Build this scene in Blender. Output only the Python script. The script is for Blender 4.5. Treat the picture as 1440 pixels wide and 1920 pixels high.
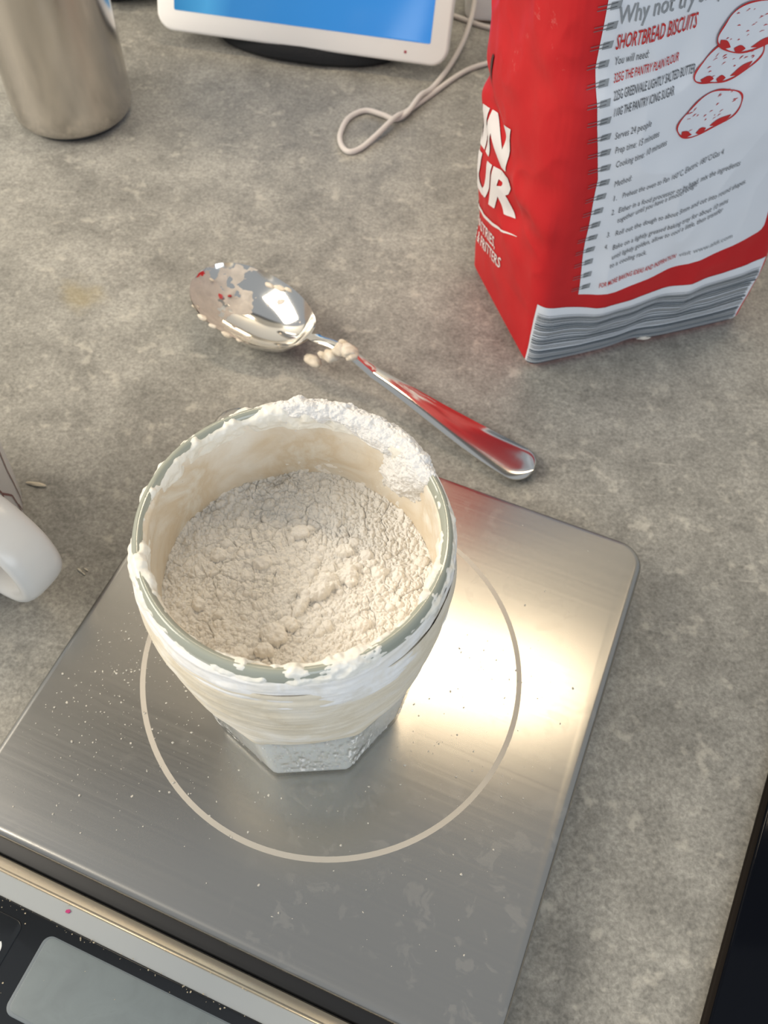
import bpy, bmesh, math, random
import numpy as np
from mathutils import Vector, Matrix

random.seed(7)
rng = np.random.default_rng(11)
for o in list(bpy.data.objects):
    bpy.data.objects.remove(o)
scene = bpy.context.scene
COL = scene.collection
PI = math.pi

# ------------------------------------------------------------------ camera
PITCH, ROLL, CAM_H, FPX = 1.00153, 0.05915, 0.352, 1702.27
cp, sp, cr, sr = math.cos(PITCH), math.sin(PITCH), math.cos(ROLL), math.sin(ROLL)
right = Vector((cr, sr * sp, sr * cp)); up = Vector((-sr, cr * sp, cr * cp)); fwd = Vector((0, cp, -sp))
cam = bpy.data.cameras.new('camera'); camo = bpy.data.objects.new('camera', cam); COL.objects.link(camo)
M4 = Matrix.Identity(4)
for i in range(3):
    M4[i][0], M4[i][1], M4[i][2] = right[i], up[i], -fwd[i]
M4[2][3] = CAM_H
camo.matrix_world = M4
cam.sensor_fit = 'HORIZONTAL'; cam.sensor_width = 36; cam.lens = FPX / 1440 * 36
cam.clip_start = 0.005; cam.clip_end = 50
cam.dof.use_dof = True; cam.dof.focus_distance = 0.285; cam.dof.aperture_fstop = 32
scene.camera = camo

# ------------------------------------------------------------------ world, light, exposure
w = bpy.data.worlds.new('room_light'); scene.world = w; w.use_nodes = True
bg = w.node_tree.nodes['Background']; bg.inputs[0].default_value = (0.90, 0.95, 1.0, 1); bg.inputs[1].default_value = 0.30
def area(name, loc, target, sx, sy, power, color):
    l = bpy.data.lights.new(name, 'AREA'); l.shape = 'RECTANGLE'; l.size = sx; l.size_y = sy; l.energy = power; l.color = color
    o = bpy.data.objects.new(name, l); COL.objects.link(o); o.location = loc
    d = Vector(target) - Vector(loc); o.rotation_euler = d.to_track_quat('-Z', 'Y').to_euler()
    return o
area('warm_strip_light', (0.11, 0.640, 1.020), (0.02, 0.30, 0.0), 0.60, 0.08, 2.3, (1.0, 0.82, 0.58))
area('window_daylight', (0.75, -1.35, 0.55), (0.05, 0.3, 0.08), 1.3, 0.9, 9.5, (0.84, 0.92, 1.0))
area('left_window_light', (-1.45, 0.06, 1.05), (-0.15, 0.42, 0.0), 1.1, 0.8, 23.0, (1.0, 0.91, 0.77))
vs = scene.view_settings
vs.view_transform = 'Standard'; vs.look = 'None'; vs.exposure = 0.54; vs.gamma = 1.0; vs.use_curve_mapping = False

# ------------------------------------------------------------------ numeric noise
def _h(ix, iy, iz, seed):
    with np.errstate(over='ignore'):
        n = (ix.astype(np.int64) * 374761393 + iy.astype(np.int64) * 668265263 + iz.astype(np.int64) * 2147483647 + seed * 1274126177) & 0xffffffff
        n = ((n ^ (n >> 13)) * 1274126177) & 0xffffffff
        n = ((n ^ (n >> 16)) * 2246822519) & 0xffffffff
        n = n ^ (n >> 15)
    return (n & 0xffffff) / float(0xffffff)
def vnoise(P, seed=0):
    P = np.asarray(P, float); i = np.floor(P).astype(np.int64); f = P - i; u = f * f * (3 - 2 * f)
    out = 0
    for a in (0, 1):
        for b in (0, 1):
            for c in (0, 1):
                wgt = (u[..., 0] if a else 1 - u[..., 0]) * (u[..., 1] if b else 1 - u[..., 1]) * (u[..., 2] if c else 1 - u[..., 2])
                out = out + wgt * _h(i[..., 0] + a, i[..., 1] + b, i[..., 2] + c, seed)
    return out * 2 - 1
def fbm(P, oct=4, seed=0):
    P = np.asarray(P, float); s = 0; a = 0.5
    for k in range(oct):
        s = s + a * vnoise(P * (2 ** k) + 17.3 * k, seed + k); a *= 0.5
    return s
def worley(P, seed=0):
    P = np.asarray(P, float); i = np.floor(P).astype(np.int64)
    f1 = np.full(P.shape[:-1], 9.0); f2 = f1.copy(); cid = np.zeros_like(f1)
    for a in (-1, 0, 1):
        for b in (-1, 0, 1):
            cx, cy, cz = i[..., 0] + a, i[..., 1] + b, i[..., 2] * 0
            px = cx + 0.1 + 0.8 * _h(cx, cy, cz, seed); py = cy + 0.1 + 0.8 * _h(cx, cy, cz, seed + 1)
            d = np.hypot(P[..., 0] - px, P[..., 1] - py); hid = _h(cx, cy, cz, seed + 2)
            m = d < f1
            f2 = np.where(m, f1, np.minimum(f2, d)); cid = np.where(m, hid, cid); f1 = np.where(m, d, f1)
    return f1, f2, cid
def sst(a, b, x):
    t = np.clip((x - a) / (b - a), 0, 1); return t * t * (3 - 2 * t)

# ------------------------------------------------------------------ object helpers
def thing(name, label, cat, loc=(0, 0, 0), rotz=0.0, group=None):
    o = bpy.data.objects.new(name, None); COL.objects.link(o); o.empty_display_size = 0.02
    o.location = loc; o.rotation_euler = (0, 0, rotz); o['label'] = label; o['category'] = cat
    if group: o['group'] = group
    return o
def tag(o, label, cat, group=None, kind=None):
    o['label'] = label; o['category'] = cat
    if group: o['group'] = group
    if kind: o['kind'] = kind
    return o
def mobj(name, verts, faces, mat, parent=None, smooth=True, origin=None, mats=None, midx=None):
    """one mesh object; verts in world space unless origin given, stored relative to origin / the parent's location"""
    v = np.asarray(verts, float)
    if origin is None:
        origin = parent.location if (parent is not None and parent.type == 'EMPTY' and parent.rotation_euler[2] == 0) else (0, 0, 0)
    v = v - np.asarray(origin)
    me = bpy.data.meshes.new(name)
    me.from_pydata(v.tolist(), [], [list(map(int, f)) for f in faces]); me.update()
    o = bpy.data.objects.new(name, me); COL.objects.link(o)
    if mats:
        for m in mats: me.materials.append(m)
        me.polygons.foreach_set('material_index', np.asarray(midx, np.int32))
    else:
        me.materials.append(mat)
    if smooth:
        me.polygons.foreach_set('use_smooth', np.ones(len(me.polygons), bool))
    if parent is not None:
        o.parent = parent
    else:
        o.location = origin
    return o
def bmobj(name, bm, mat, parent=None, smooth=False, loc=None):
    me = bpy.data.meshes.new(name); bm.normal_update(); bm.to_mesh(me); bm.free()
    o = bpy.data.objects.new(name, me); COL.objects.link(o); me.materials.append(mat)
    if smooth: me.polygons.foreach_set('use_smooth', np.ones(len(me.polygons), bool))
    if parent is not None: o.parent = parent
    if loc is not None: o.location = loc
    return o
def grid_faces(n, m, wrap=False):
    """n rows (wrapping if wrap) x m columns"""
    i = np.arange(n if wrap else n - 1)[:, None]; j = np.arange(m - 1)[None, :]
    a = i * m + j; b = ((i + 1) % n) * m + j
    return np.stack([a, b, b + 1, a + 1], -1).reshape(-1, 4)
def lathe(name, prof, mat, parent=None, n=64, center=(0, 0, 0), radial=None, smooth=True, close=True, origin=None):
    prof = np.asarray(prof, float); th = np.linspace(0, 2 * PI, n, endpoint=False)
    r = prof[None, :, 0] * np.ones((n, 1)); z = prof[None, :, 1] * np.ones((n, 1)); T = th[:, None] * np.ones((1, len(prof)))
    if radial is not None: r = r * radial(T, z)
    V = np.stack([center[0] + r * np.cos(T), center[1] + r * np.sin(T), center[2] + z], -1).reshape(-1, 3)
    F = [tuple(f) for f in grid_faces(n, len(prof), True)]
    m = len(prof)
    if close:
        if prof[0][0] > 1e-6: F.append(tuple(i * m for i in range(n))[::-1])
        if prof[-1][0] > 1e-6: F.append(tuple(i * m + m - 1 for i in range(n)))
    return mobj(name, V, F, mat, parent, smooth, origin=origin)
def rbox(x0, x1, y0, y1, z0, z1, rc=0.004, bev=0.002, seg=6, bseg=3, bottom=True):
    """rounded-corner slab with a rolled top edge (and bottom when asked); returns verts, faces"""
    rings = []
    def ring(ins, z):
        pts = []
        r = max(rc - ins, 1e-5)
        for (cx, cy, a0) in ((x1 - rc, y1 - rc, 0), (x0 + rc, y1 - rc, PI / 2), (x0 + rc, y0 + rc, PI), (x1 - rc, y0 + rc, 1.5 * PI)):
            for k in range(seg + 1):
                a = a0 + k * PI / 2 / seg
                pts.append((cx + r * math.cos(a), cy + r * math.sin(a), z))
        return pts
    if bottom:
        for k in range(bseg + 1):
            a = PI / 2 * k / bseg; rings.append(ring(bev * (1 - math.sin(a)), z0 + bev * (1 - math.cos(a))))
    else:
        rings.append(ring(0, z0))
    for k in range(bseg + 1):
        a = PI / 2 * k / bseg; rings.append(ring(bev * (1 - math.cos(a)), z1 - bev * (1 - math.sin(a))))
    n = len(rings[0]); V = [p for r_ in rings for p in r_]; F = []
    for i in range(len(rings) - 1):
        for j in range(n):
            F.append((i * n + j, i * n + (j + 1) % n, (i + 1) * n + (j + 1) % n, (i + 1) * n + j))
    F.append(tuple(range(n))[::-1]); F.append(tuple((len(rings) - 1) * n + j for j in range(n)))
    return V, F
def auto_smooth(o, deg=35):
    me = o.data; bm = bmesh.new(); bm.from_mesh(me); a = math.radians(deg)
    for e in bm.edges:
        if len(e.link_faces) == 2: e.smooth = e.calc_face_angle(0) < a
    for f in bm.faces: f.smooth = True
    bm.to_mesh(me); bm.free(); return o
def tube(name, pts, rad, mat, parent=None, n=10, res=10, origin=None):
    """smooth tube through points (Catmull-Rom)"""
    P = [np.array(p, float) for p in pts]; Q = []
    E_ = [2 * P[0] - P[1]] + P + [2 * P[-1] - P[-2]]
    for i in range(1, len(E_) - 2):
        for k in range(res):
            t = k / res; a, b, c, d = E_[i - 1], E_[i], E_[i + 1], E_[i + 2]
            Q.append(0.5 * (2 * b + (c - a) * t + (2 * a - 5 * b + 4 * c - d) * t * t + (3 * b - a - 3 * c + d) * t ** 3))
    Q.append(P[-1]); Q = np.array(Q)
    T = np.gradient(Q, axis=0); T /= np.linalg.norm(T, axis=1)[:, None]
    N = np.cross(T, [0, 0, 1.0]); ln = np.linalg.norm(N, axis=1); N[ln < 1e-6] = (1, 0, 0); N /= np.linalg.norm(N, axis=1)[:, None]
    B = np.cross(N, T); a = np.linspace(0, 2 * PI, n, endpoint=False)
    V = Q[:, None, :] + rad * (np.cos(a)[None, :, None] * N[:, None, :] + np.sin(a)[None, :, None] * B[:, None, :])
    m = len(Q); F = []
    for i in range(m - 1):
        for j in range(n): F.append((i * n + j, i * n + (j + 1) % n, (i + 1) * n + (j + 1) % n, (i + 1) * n + j))
    F.append(tuple(range(n))[::-1]); F.append(tuple((m - 1) * n + j for j in range(n)))
    return mobj(name, V.reshape(-1, 3), F, mat, parent, True, origin=origin)

# ------------------------------------------------------------------ materials
def mat(name, color=(0.8, 0.8, 0.8), rough=0.5, metal=0.0, spec=0.5, **kw):
    m = bpy.data.materials.new(name); m.use_nodes = True
    b = m.node_tree.nodes['Principled BSDF']
    b.inputs['Base Color'].default_value = (*color, 1); b.inputs['Roughness'].default_value = rough
    b.inputs['Metallic'].default_value = metal; b.inputs['Specular IOR Level'].default_value = spec
    for k, v in kw.items(): b.inputs[k].default_value = v
    return m
class NT:
    def __init__(s, m): s.t = m.node_tree; s.n = s.t.nodes; s.b = s.n['Principled BSDF']
    def new(s, typ, **kw):
        x = s.n.new(typ)
        for k, v in kw.items(): setattr(x, k, v)
        return x
    def link(s, a, b): s.t.links.new(a, b)
    def coord(s, kind='Object', scale=None, rot=None):
        tc = s.new('ShaderNodeTexCoord'); o = tc.outputs[kind]
        if scale is not None or rot is not None:
            mp = s.new('ShaderNodeMapping'); s.link(o, mp.inputs[0])
            if scale is not None: mp.inputs['Scale'].default_value = scale
            if rot is not None: mp.inputs['Rotation'].default_value = rot
            o = mp.outputs[0]
        return o
    def noise(s, vec, scale, detail=4, rough=0.55, dist=0.0):
        x = s.new('ShaderNodeTexNoise'); s.link(vec, x.inputs['Vector'])
        x.inputs['Scale'].default_value = scale; x.inputs['Detail'].default_value = detail
        x.inputs['Roughness'].default_value = rough; x.inputs['Distortion'].default_value = dist
        return x.outputs['Fac']
    def voro(s, vec, scale, feature='F1'):
        x = s.new('ShaderNodeTexVoronoi', feature=feature); s.link(vec, x.inputs['Vector']); x.inputs['Scale'].default_value = scale
        return x.outputs['Distance']
    def ramp(s, fac, stops):
        x = s.new('ShaderNodeValToRGB'); s.link(fac, x.inputs[0]); e = x.color_ramp.elements
        while len(e) < len(stops): e.new(0.5)
        for k, (p, c) in enumerate(stops):
            e[k].position = p; e[k].color = (*c, 1) if len(c) == 3 else c
        return x.outputs[0]
    def mix(s, fac, a, b, blend='MIX'):
        x = s.new('ShaderNodeMix', data_type='RGBA', blend_type=blend)
        for v, i in ((fac, 0), (a, 6), (b, 7)):
            if hasattr(v, 'links'): s.link(v, x.inputs[i])
            elif i == 0: x.inputs[0].default_value = v
            else: x.inputs[i].default_value = (*v, 1)
        return x.outputs[2]
    def math(s, op, a, b=0.0, clamp=False):
        x = s.new('ShaderNodeMath', operation=op, use_clamp=clamp)
        for v, i in ((a, 0), (b, 1)):
            if hasattr(v, 'links'): s.link(v, x.inputs[i])
            else: x.inputs[i].default_value = v
        return x.outputs[0]
    def bump(s, h, strength=0.2, dist=0.001):
        x = s.new('ShaderNodeBump'); s.link(h, x.inputs['Height']); x.inputs['Strength'].default_value = strength; x.inputs['Distance'].default_value = dist
        s.link(x.outputs[0], s.b.inputs['Normal'])
    def col(s, c): s.link(c, s.b.inputs['Base Color'])
    def rough(s, c): s.link(c, s.b.inputs['Roughness'])
G3 = lambda v: (v, v, v)

# worktop: grey-beige stone-effect laminate
m_top = mat('stone_laminate', rough=0.5, spec=0.35); t = NT(m_top); c = t.coord()
big = t.noise(c, 7, 5, 0.6, 0.6); mid = t.noise(c, 38, 5, 0.65, 0.3); fine = t.noise(c, 260, 4, 0.7)
base = t.ramp(big, [(0.30, (0.235, 0.228, 0.206)), (0.50, (0.292, 0.283, 0.255)), (0.70, (0.352, 0.340, 0.305))])
k0 = t.ramp(t.noise(c, 620, 3, 0.6, 0.4), [(0.30, G3(0.74)), (0.5, G3(1.0)), (0.70, G3(1.26))]); base = t.mix(1.0, base, k0, 'MULTIPLY')
k = t.ramp(mid, [(0.32, G3(0.76)), (0.50, G3(1.0)), (0.68, G3(1.20))])
base = t.mix(1.0, base, k, 'MULTIPLY')
k2 = t.ramp(fine, [(0.30, G3(0.80)), (0.5, G3(1.0)), (0.72, G3(1.20))])
base = t.mix(1.0, base, k2, 'MULTIPLY')
spk = t.ramp(t.math('MULTIPLY', t.noise(c, 170, 3, 0.6), t.noise(c, 55, 3, 0.6)), [(0.30, G3(0)), (0.42, G3(1))])
base = t.mix(t.math('MULTIPLY', spk, 0.55), base, (0.56, 0.53, 0.46))
sc = t.coord(scale=(30, 260, 1), rot=(0, 0, 0.35)); scr = t.ramp(t.noise(sc, 1.0, 3, 0.6), [(0.66, G3(0)), (0.74, G3(1))])
base = t.mix(t.math('MULTIPLY', scr, 0.30), base, (0.60, 0.57, 0.50))
sc2 = t.coord(scale=(20, 190, 1), rot=(0, 0, -0.8)); scr2 = t.ramp(t.noise(sc2, 1.0, 3, 0.6), [(0.68, G3(0)), (0.76, G3(1))])
base = t.mix(t.math('MULTIPLY', scr2, 0.24), base, (0.60, 0.57, 0.50))
tc_ = t.coord(); vm = t.new('ShaderNodeVectorMath', operation='DISTANCE'); t.link(tc_, vm.inputs[0]); vm.inputs[1].default_value = (-0.169, 0.351, 0.0)
stn = t.ramp(t.math('ADD', vm.outputs['Value'], t.math('MULTIPLY', t.math('SUBTRACT', t.noise(c, 70, 3), 0.5), 0.03)), [(0.002, G3(1)), (0.014, G3(0))])
base = t.mix(t.math('MULTIPLY', stn, 0.35), base, (0.40, 0.31, 0.12))
t.col(base); t.rough(t.ramp(mid, [(0.3, G3(0.42)), (0.7, G3(0.58))])); t.bump(fine, 0.12, 0.0006)

def steel(name, base=(0.62, 0.60, 0.57), rough=0.26, stretch=(6, 900, 30), bump=0.05, aniso=0.0, var=0.22):
    m = mat(name, base, rough, 1.0); t = NT(m); c = t.coord(scale=stretch)
    n = t.noise(c, 1.0, 4, 0.6)
    t.rough(t.ramp(n, [(0.2, G3(rough * (1 - var))), (0.8, G3(rough * (1 + var)))])); t.bump(n, bump, 0.0003)
    if aniso: t.b.inputs['Anisotropic'].default_value = aniso
    return m
m_plate = steel('brushed_plate', (0.46, 0.445, 0.415), 0.255, (5, 1100, 30), 0.003, 0.3, 0.09)
t = NT(m_plate); c = t.coord()
st1 = t.noise(c, 125, 5, 0.6, 0.5); st2 = t.noise(c, 15, 2, 0.5)
mask = t.math('MULTIPLY', t.ramp(st1, [(0.55, G3(0)), (0.60, G3(1))]), t.ramp(st2, [(0.48, G3(0)), (0.62, G3(1))]))
streak = t.ramp(t.noise(t.coord(scale=(14, 330, 1), rot=(0, 0, 0.06)), 1.0, 4, 0.65), [(0.62, G3(0)), (0.70, G3(1))])
mask = t.math('MAXIMUM', t.math('MULTIPLY', mask, 0.10), t.math('MULTIPLY', streak, 0.03))
tg = t.new('ShaderNodeTangent', direction_type='UV_MAP', uv_map='UVMap'); t.link(tg.outputs[0], t.b.inputs['Tangent'])
t.col(t.mix(mask, (0.46, 0.445, 0.415), (0.50, 0.46, 0.40)))
t.link(t.math('SUBTRACT', 1.0, t.math('MULTIPLY', mask, 1.0)), t.b.inputs['Metallic'])
m_ring = mat('etched_ring', (0.50, 0.46, 0.40), 0.55, 0.35)
m_bottle = steel('brushed_bottle_steel', (0.64, 0.60, 0.55), 0.20, (700, 700, 3), 0.03)
m_spoon = mat('polished_steel', (0.78, 0.76, 0.72), 0.10, 1.0)
m_silver = mat('silver_plastic', (0.36, 0.385, 0.40), 0.40, 0.15)
m_blackgloss = mat('black_gloss_panel', (0.012, 0.014, 0.017), 0.16)
m_blackplastic = mat('black_plastic', (0.010, 0.010, 0.011), 0.45)
m_lcd = mat('lcd_grey', (0.24, 0.27, 0.28), 0.22)
t = NT(m_lcd); c = t.coord(); t.col(t.ramp(t.noise(c, 90, 4, 0.6, 1.0), [(0.3, (0.155, 0.18, 0.19)), (0.68, (0.175, 0.205, 0.215)), (0.82, (0.14, 0.16, 0.17))]))
m_lcdrim = mat('lcd_bezel', (0.13, 0.155, 0.175), 0.3)
m_white_mark = mat('white_marking', (0.62, 0.64, 0.65), 0.5)
m_white_pl = mat('white_plastic', (0.90, 0.88, 0.85), 0.42)
m_cable = mat('white_cable_rubber', (0.66, 0.61, 0.57), 0.5)
m_ceramic = mat('white_glazed_ceramic', (0.55, 0.55, 0.54), 0.28)
m_branch = mat('dark_red_glaze_drawing', (0.16, 0.06, 0.06), 0.25)
m_hob = mat('black_ceramic_glass', (0.004, 0.005, 0.008), 0.06, spec=0.10)
m_hobedge = mat('dark_hob_edge', (0.012, 0.009, 0.007), 0.6, spec=0.1)
m_fabric = mat('charcoal_fabric', (0.018, 0.019, 0.021), 0.85)
t = NT(m_fabric); t.bump(t.voro(t.coord(), 900), 0.4, 0.0006)
m_navy = mat('dark_rubber', (0.012, 0.016, 0.022), 0.6)
m_pink = mat('magenta_flake', (0.42, 0.02, 0.14), 0.5)

# screen: lit picture on a display
m_screen = mat('lit_blue_screen', (0.01, 0.03, 0.06), 0.15); t = NT(m_screen); c = t.coord('Generated')
sx = t.new('ShaderNodeSeparateXYZ'); t.link(c, sx.inputs[0])
cl = t.ramp(t.math('ADD', sx.outputs[0], t.math('MULTIPLY', t.noise(c, 3, 2), 0.08)), [(0.0, (0.012, 0.12, 0.27)), (0.16, (0.05, 0.24, 0.44)), (0.26, (0.020, 0.145, 0.35)), (1.0, (0.018, 0.16, 0.44))])
t.link(cl, t.b.inputs['Emission Color']); t.b.inputs['Emission Strength'].default_value = 1.0

# flour / batter
m_flour = mat('flour', (0.84, 0.80, 0.74), 0.95, spec=0.1); t = NT(m_flour); c = t.coord()
f0 = t.ramp(t.noise(c, 60, 4, 0.6), [(0.3, (0.88, 0.84, 0.77)), (0.7, (0.92, 0.895, 0.85))])
bran = t.ramp(t.voro(c, 420), [(0.05, G3(1)), (0.10, G3(0))])
bran = t.math('MULTIPLY', bran, t.ramp(t.noise(c, 150, 2), [(0.60, G3(0)), (0.66, G3(1))]))
t.col(t.mix(t.math('MULTIPLY', bran, 0.7), f0, (0.42, 0.25, 0.12)))
t.bump(t.noise(c, 2200, 4, 0.75), 0.5, 0.0005)
m_wflour = mat('dry_white_flour', (0.76, 0.75, 0.735), 0.95, spec=0.1); t = NT(m_wflour); t.bump(t.noise(t.coord(), 1500, 4, 0.7), 0.6, 0.0006)
def batter(name, cols, scale, rough=0.42):
    m = mat(name, cols[0], rough, spec=0.4); t = NT(m); c = t.coord()
    n = t.noise(c, scale, 5, 0.6, 0.8); stops = [(0.30 + 0.40 * i / (len(cols) - 1), cc) for i, cc in enumerate(cols)]
    f0 = t.ramp(n, stops)
    sp_ = t.math('MULTIPLY', t.ramp(t.voro(c, 500), [(0.06, G3(1)), (0.12, G3(0))]), t.ramp(t.noise(c, 210, 2), [(0.62, G3(0)), (0.66, G3(1))]))
    t.col(t.mix(t.math('MULTIPLY', sp_, 0.7), f0, (0.35, 0.20, 0.10)))
    t.bump(t.noise(c, 420, 4, 0.6), 0.25, 0.0006)
    return m
m_inner = batter('batter_inner', [(0.80, 0.77, 0.69), (0.68, 0.58, 0.44), (0.76, 0.70, 0.60), (0.82, 0.79, 0.72)], 45)
m_outer = batter('batter_outer', [(0.64, 0.56, 0.42), (0.73, 0.66, 0.53), (0.78, 0.74, 0.66)], 60, 0.5)
m_outerw = batter('dried_white_batter', [(0.70, 0.66, 0.58), (0.82, 0.81, 0.79), (0.76, 0.72, 0.64)], 70, 0.6)
m_lip = batter('wet_batter', [(0.78, 0.75, 0.66), (0.82, 0.80, 0.74)], 120, 0.3)
m_content = batter('batter_body', [(0.90, 0.90, 0.89), (0.93, 0.92, 0.90), (0.90, 0.88, 0.84)], 70, 0.6)
NT(m_content).b.inputs['Subsurface Weight'].default_value = 0.7; NT(m_content).b.inputs['Subsurface Radius'].default_value = (1.0, 0.9, 0.75); NT(m_content).b.inputs['Subsurface Scale'].default_value = 0.02
m_dough = batter('dried_dough', [(0.52, 0.44, 0.33), (0.66, 0.58, 0.47), (0.72, 0.66, 0.57)], 160, 0.5)
m_film = batter('dough_film', [(0.46, 0.42, 0.37), (0.62, 0.56, 0.49)], 160, 0.4)

# clear jar glass: tinted see-through with fresnel gloss (lets lamp light through to the batter)
m_glass = bpy.data.materials.new('jar_glass'); m_glass.use_nodes = True; nt = m_glass.node_tree; nt.nodes.clear()
out = nt.nodes.new('ShaderNodeOutputMaterial'); tr = nt.nodes.new('ShaderNodeBsdfTransparent'); gl = nt.nodes.new('ShaderNodeBsdfGlossy')
df = nt.nodes.new('ShaderNodeBsdfDiffuse'); df.inputs[0].default_value = (0.40, 0.42, 0.38, 1)
fr = nt.nodes.new('ShaderNodeFresnel'); fr.inputs[0].default_value = 1.38; mx = nt.nodes.new('ShaderNodeMixShader'); mx2 = nt.nodes.new('ShaderNodeMixShader')
tr.inputs[0].default_value = (0.965, 0.97, 0.96, 1); gl.inputs['Roughness'].default_value = 0.03; mx2.inputs[0].default_value = 0.03
nt.links.new(tr.outputs[0], mx2.inputs[1]); nt.links.new(df.outputs[0], mx2.inputs[2])
geo = nt.nodes.new('ShaderNodeNewGeometry'); inv = nt.nodes.new('ShaderNodeMath'); inv.operation = 'SUBTRACT'; inv.inputs[0].default_value = 1.0; mul = nt.nodes.new('ShaderNodeMath'); mul.operation = 'MULTIPLY'
nt.links.new(geo.outputs['Backfacing'], inv.inputs[1]); nt.links.new(inv.outputs[0], mul.inputs[0]); nt.links.new(fr.outputs[0], mul.inputs[1]); nt.links.new(mul.outputs[0], mx.inputs[0]); nt.links.new(mx2.outputs[0], mx.inputs[1]); nt.links.new(gl.outputs[0], mx.inputs[2]); nt.links.new(mx.outputs[0], out.inputs[0])
m_rimglass = mat('green_rim_glass', (0.33, 0.345, 0.290), 0.06, spec=0.6)

# paper bag prints
m_red = mat('red_paper', (0.56, 0.026, 0.024), 0.5, spec=0.22); t = NT(m_red); c = t.coord()
f0 = t.ramp(t.noise(c, 26, 4, 0.6), [(0.3, (0.46, 0.015, 0.019)), (0.7, (0.53, 0.021, 0.024))])
dust = t.ramp(t.math('MULTIPLY', t.noise(c, 130, 4, 0.7), t.noise(c, 22, 2)), [(0.42, G3(0)), (0.50, G3(1))])
t.col(t.mix(t.math('MULTIPLY', dust, 0.20), f0, (0.75, 0.50, 0.45))); t.bump(t.noise(c, 70, 3, 0.5), 0.12, 0.002)
m_paper = mat('white_paper_print', (0.68, 0.71, 0.76), 0.5, spec=0.3)
m_inkred = mat('red_ink', (0.50, 0.025, 0.025), 0.5)
m_inkgrey = mat('grey_ink', (0.10, 0.11, 0.125), 0.5)
m_inklines = mat('barcode_ink', (0.06, 0.085, 0.11), 0.5)
m_inkmid = mat('mid_grey_ink', (0.26, 0.28, 0.30), 0.5)
m_inkwhite = mat('white_ink', (0.74, 0.70, 0.69), 0.5)
m_inkbrown = mat('brown_ink', (0.07, 0.022, 0.015), 0.5)

# ------------------------------------------------------------------ worktop and back wall
V, F = rbox(-1.3, 1.1, -0.12, 0.80, -0.038, 0.0, 0.006, 0.003)
o = mobj('floor', V, F, m_top); auto_smooth(o); o.name = 'worktop'; o['kind'] = 'structure'; o['label'] = 'grey beige stone-effect kitchen worktop'
m_wall = mat('painted_wall', (0.62, 0.60, 0.56), 0.7)
t = NT(m_wall); t.bump(t.noise(t.coord(), 120, 3), 0.1, 0.001)
V, F = rbox(-1.3, 1.1, 0.80, 0.90, -0.038, 1.85, 0.002, 0.001)
o = mobj('wall_back', V, F, m_wall); auto_smooth(o); o['kind'] = 'structure'

m_added_cab = mat('added_cabinet_front', (0.07, 0.07, 0.068), 0.5)  # unseen wall cabinet, added so the steel plate has something dark to reflect
V, F = rbox(-0.90, 0.90, 0.570, 0.7995, 1.040, 1.80, 0.002, 0.001)
added_cab = mobj('added_cabinet', V, F, m_wall); auto_smooth(added_cab); added_cab['kind'] = 'structure'
for i_ in range(4):
    x0 = -0.90 + 0.45 * i_
    V, F = rbox(x0 + 0.002, x0 + 0.448, 0.550, 0.569, 1.036, 1.798, 0.003, 0.002); o = mobj('added_cabinet_door', V, F, m_added_cab, added_cab, origin=(0, 0, 0)); auto_smooth(o)

# ------------------------------------------------------------------ kitchen scale
YAW = math.radians(-19.66)
scale = thing('kitchen_scale', 'flat digital kitchen scale with square brushed steel plate under the glass jar', 'scale', (-0.0165, 0.1398, 0), YAW)
def sobj(name, V, F, m, parent=scale, smooth=True, deg=40):
    o = mobj(name, V, F, m, parent, smooth, origin=(0, 0, 0)); auto_smooth(o, deg); return o
V, F = rbox(-0.096, 0.098, -0.1086, 0.094, 0.0012, 0.0130, 0.004, 0.001); body = sobj('body', V, F, m_blackplastic)
V, F = rbox(-0.0995, 0.1015, -0.1040, 0.1010, 0.0140, 0.0220, 0.0115, 0.0030, 10, 6); plate = sobj('weighing_plate', V, F, m_plate, deg=60)
uvl = plate.data.uv_layers.new(name='UVMap')
for lp in plate.data.loops:
    co = plate.data.vertices[lp.vertex_index].co; uvl.data[lp.index].uv = (co.x * 5 + 0.5, co.y * 5 + 0.5 + co.z * 5)
# etched ring, a hair above the plate
def ring_mesh(r0, r1, z0, z1, n=128, cx=0, cy=0, a0=0, a1=2 * PI):
    full = abs(a1 - a0 - 2 * PI) < 1e-6; a = np.linspace(a0, a1, n, endpoint=not full)
    prof = [(r0, z0), (r0, z1), (r1, z1), (r1, z0)]; V = []
    for t_ in a:
        for r, z in prof: V.append((cx + r * math.cos(t_), cy + r * math.sin(t_), z))
    F = []
    for i in range(n if full else n - 1):
        for j in range(4): F.append((i * 4 + j, ((i + 1) % n) * 4 + j, ((i + 1) % n) * 4 + (j + 1) % 4, i * 4 + (j + 1) % 4))
    if not full: F += [(0, 1, 2, 3), tuple((n - 1) * 4 + j for j in (3, 2, 1, 0))]
    return V, F
V, F = ring_mesh(0.0717, 0.0737, 0.0215, 0.02204); o = sobj('etched_ring', V, F, m_ring, plate)
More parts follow.
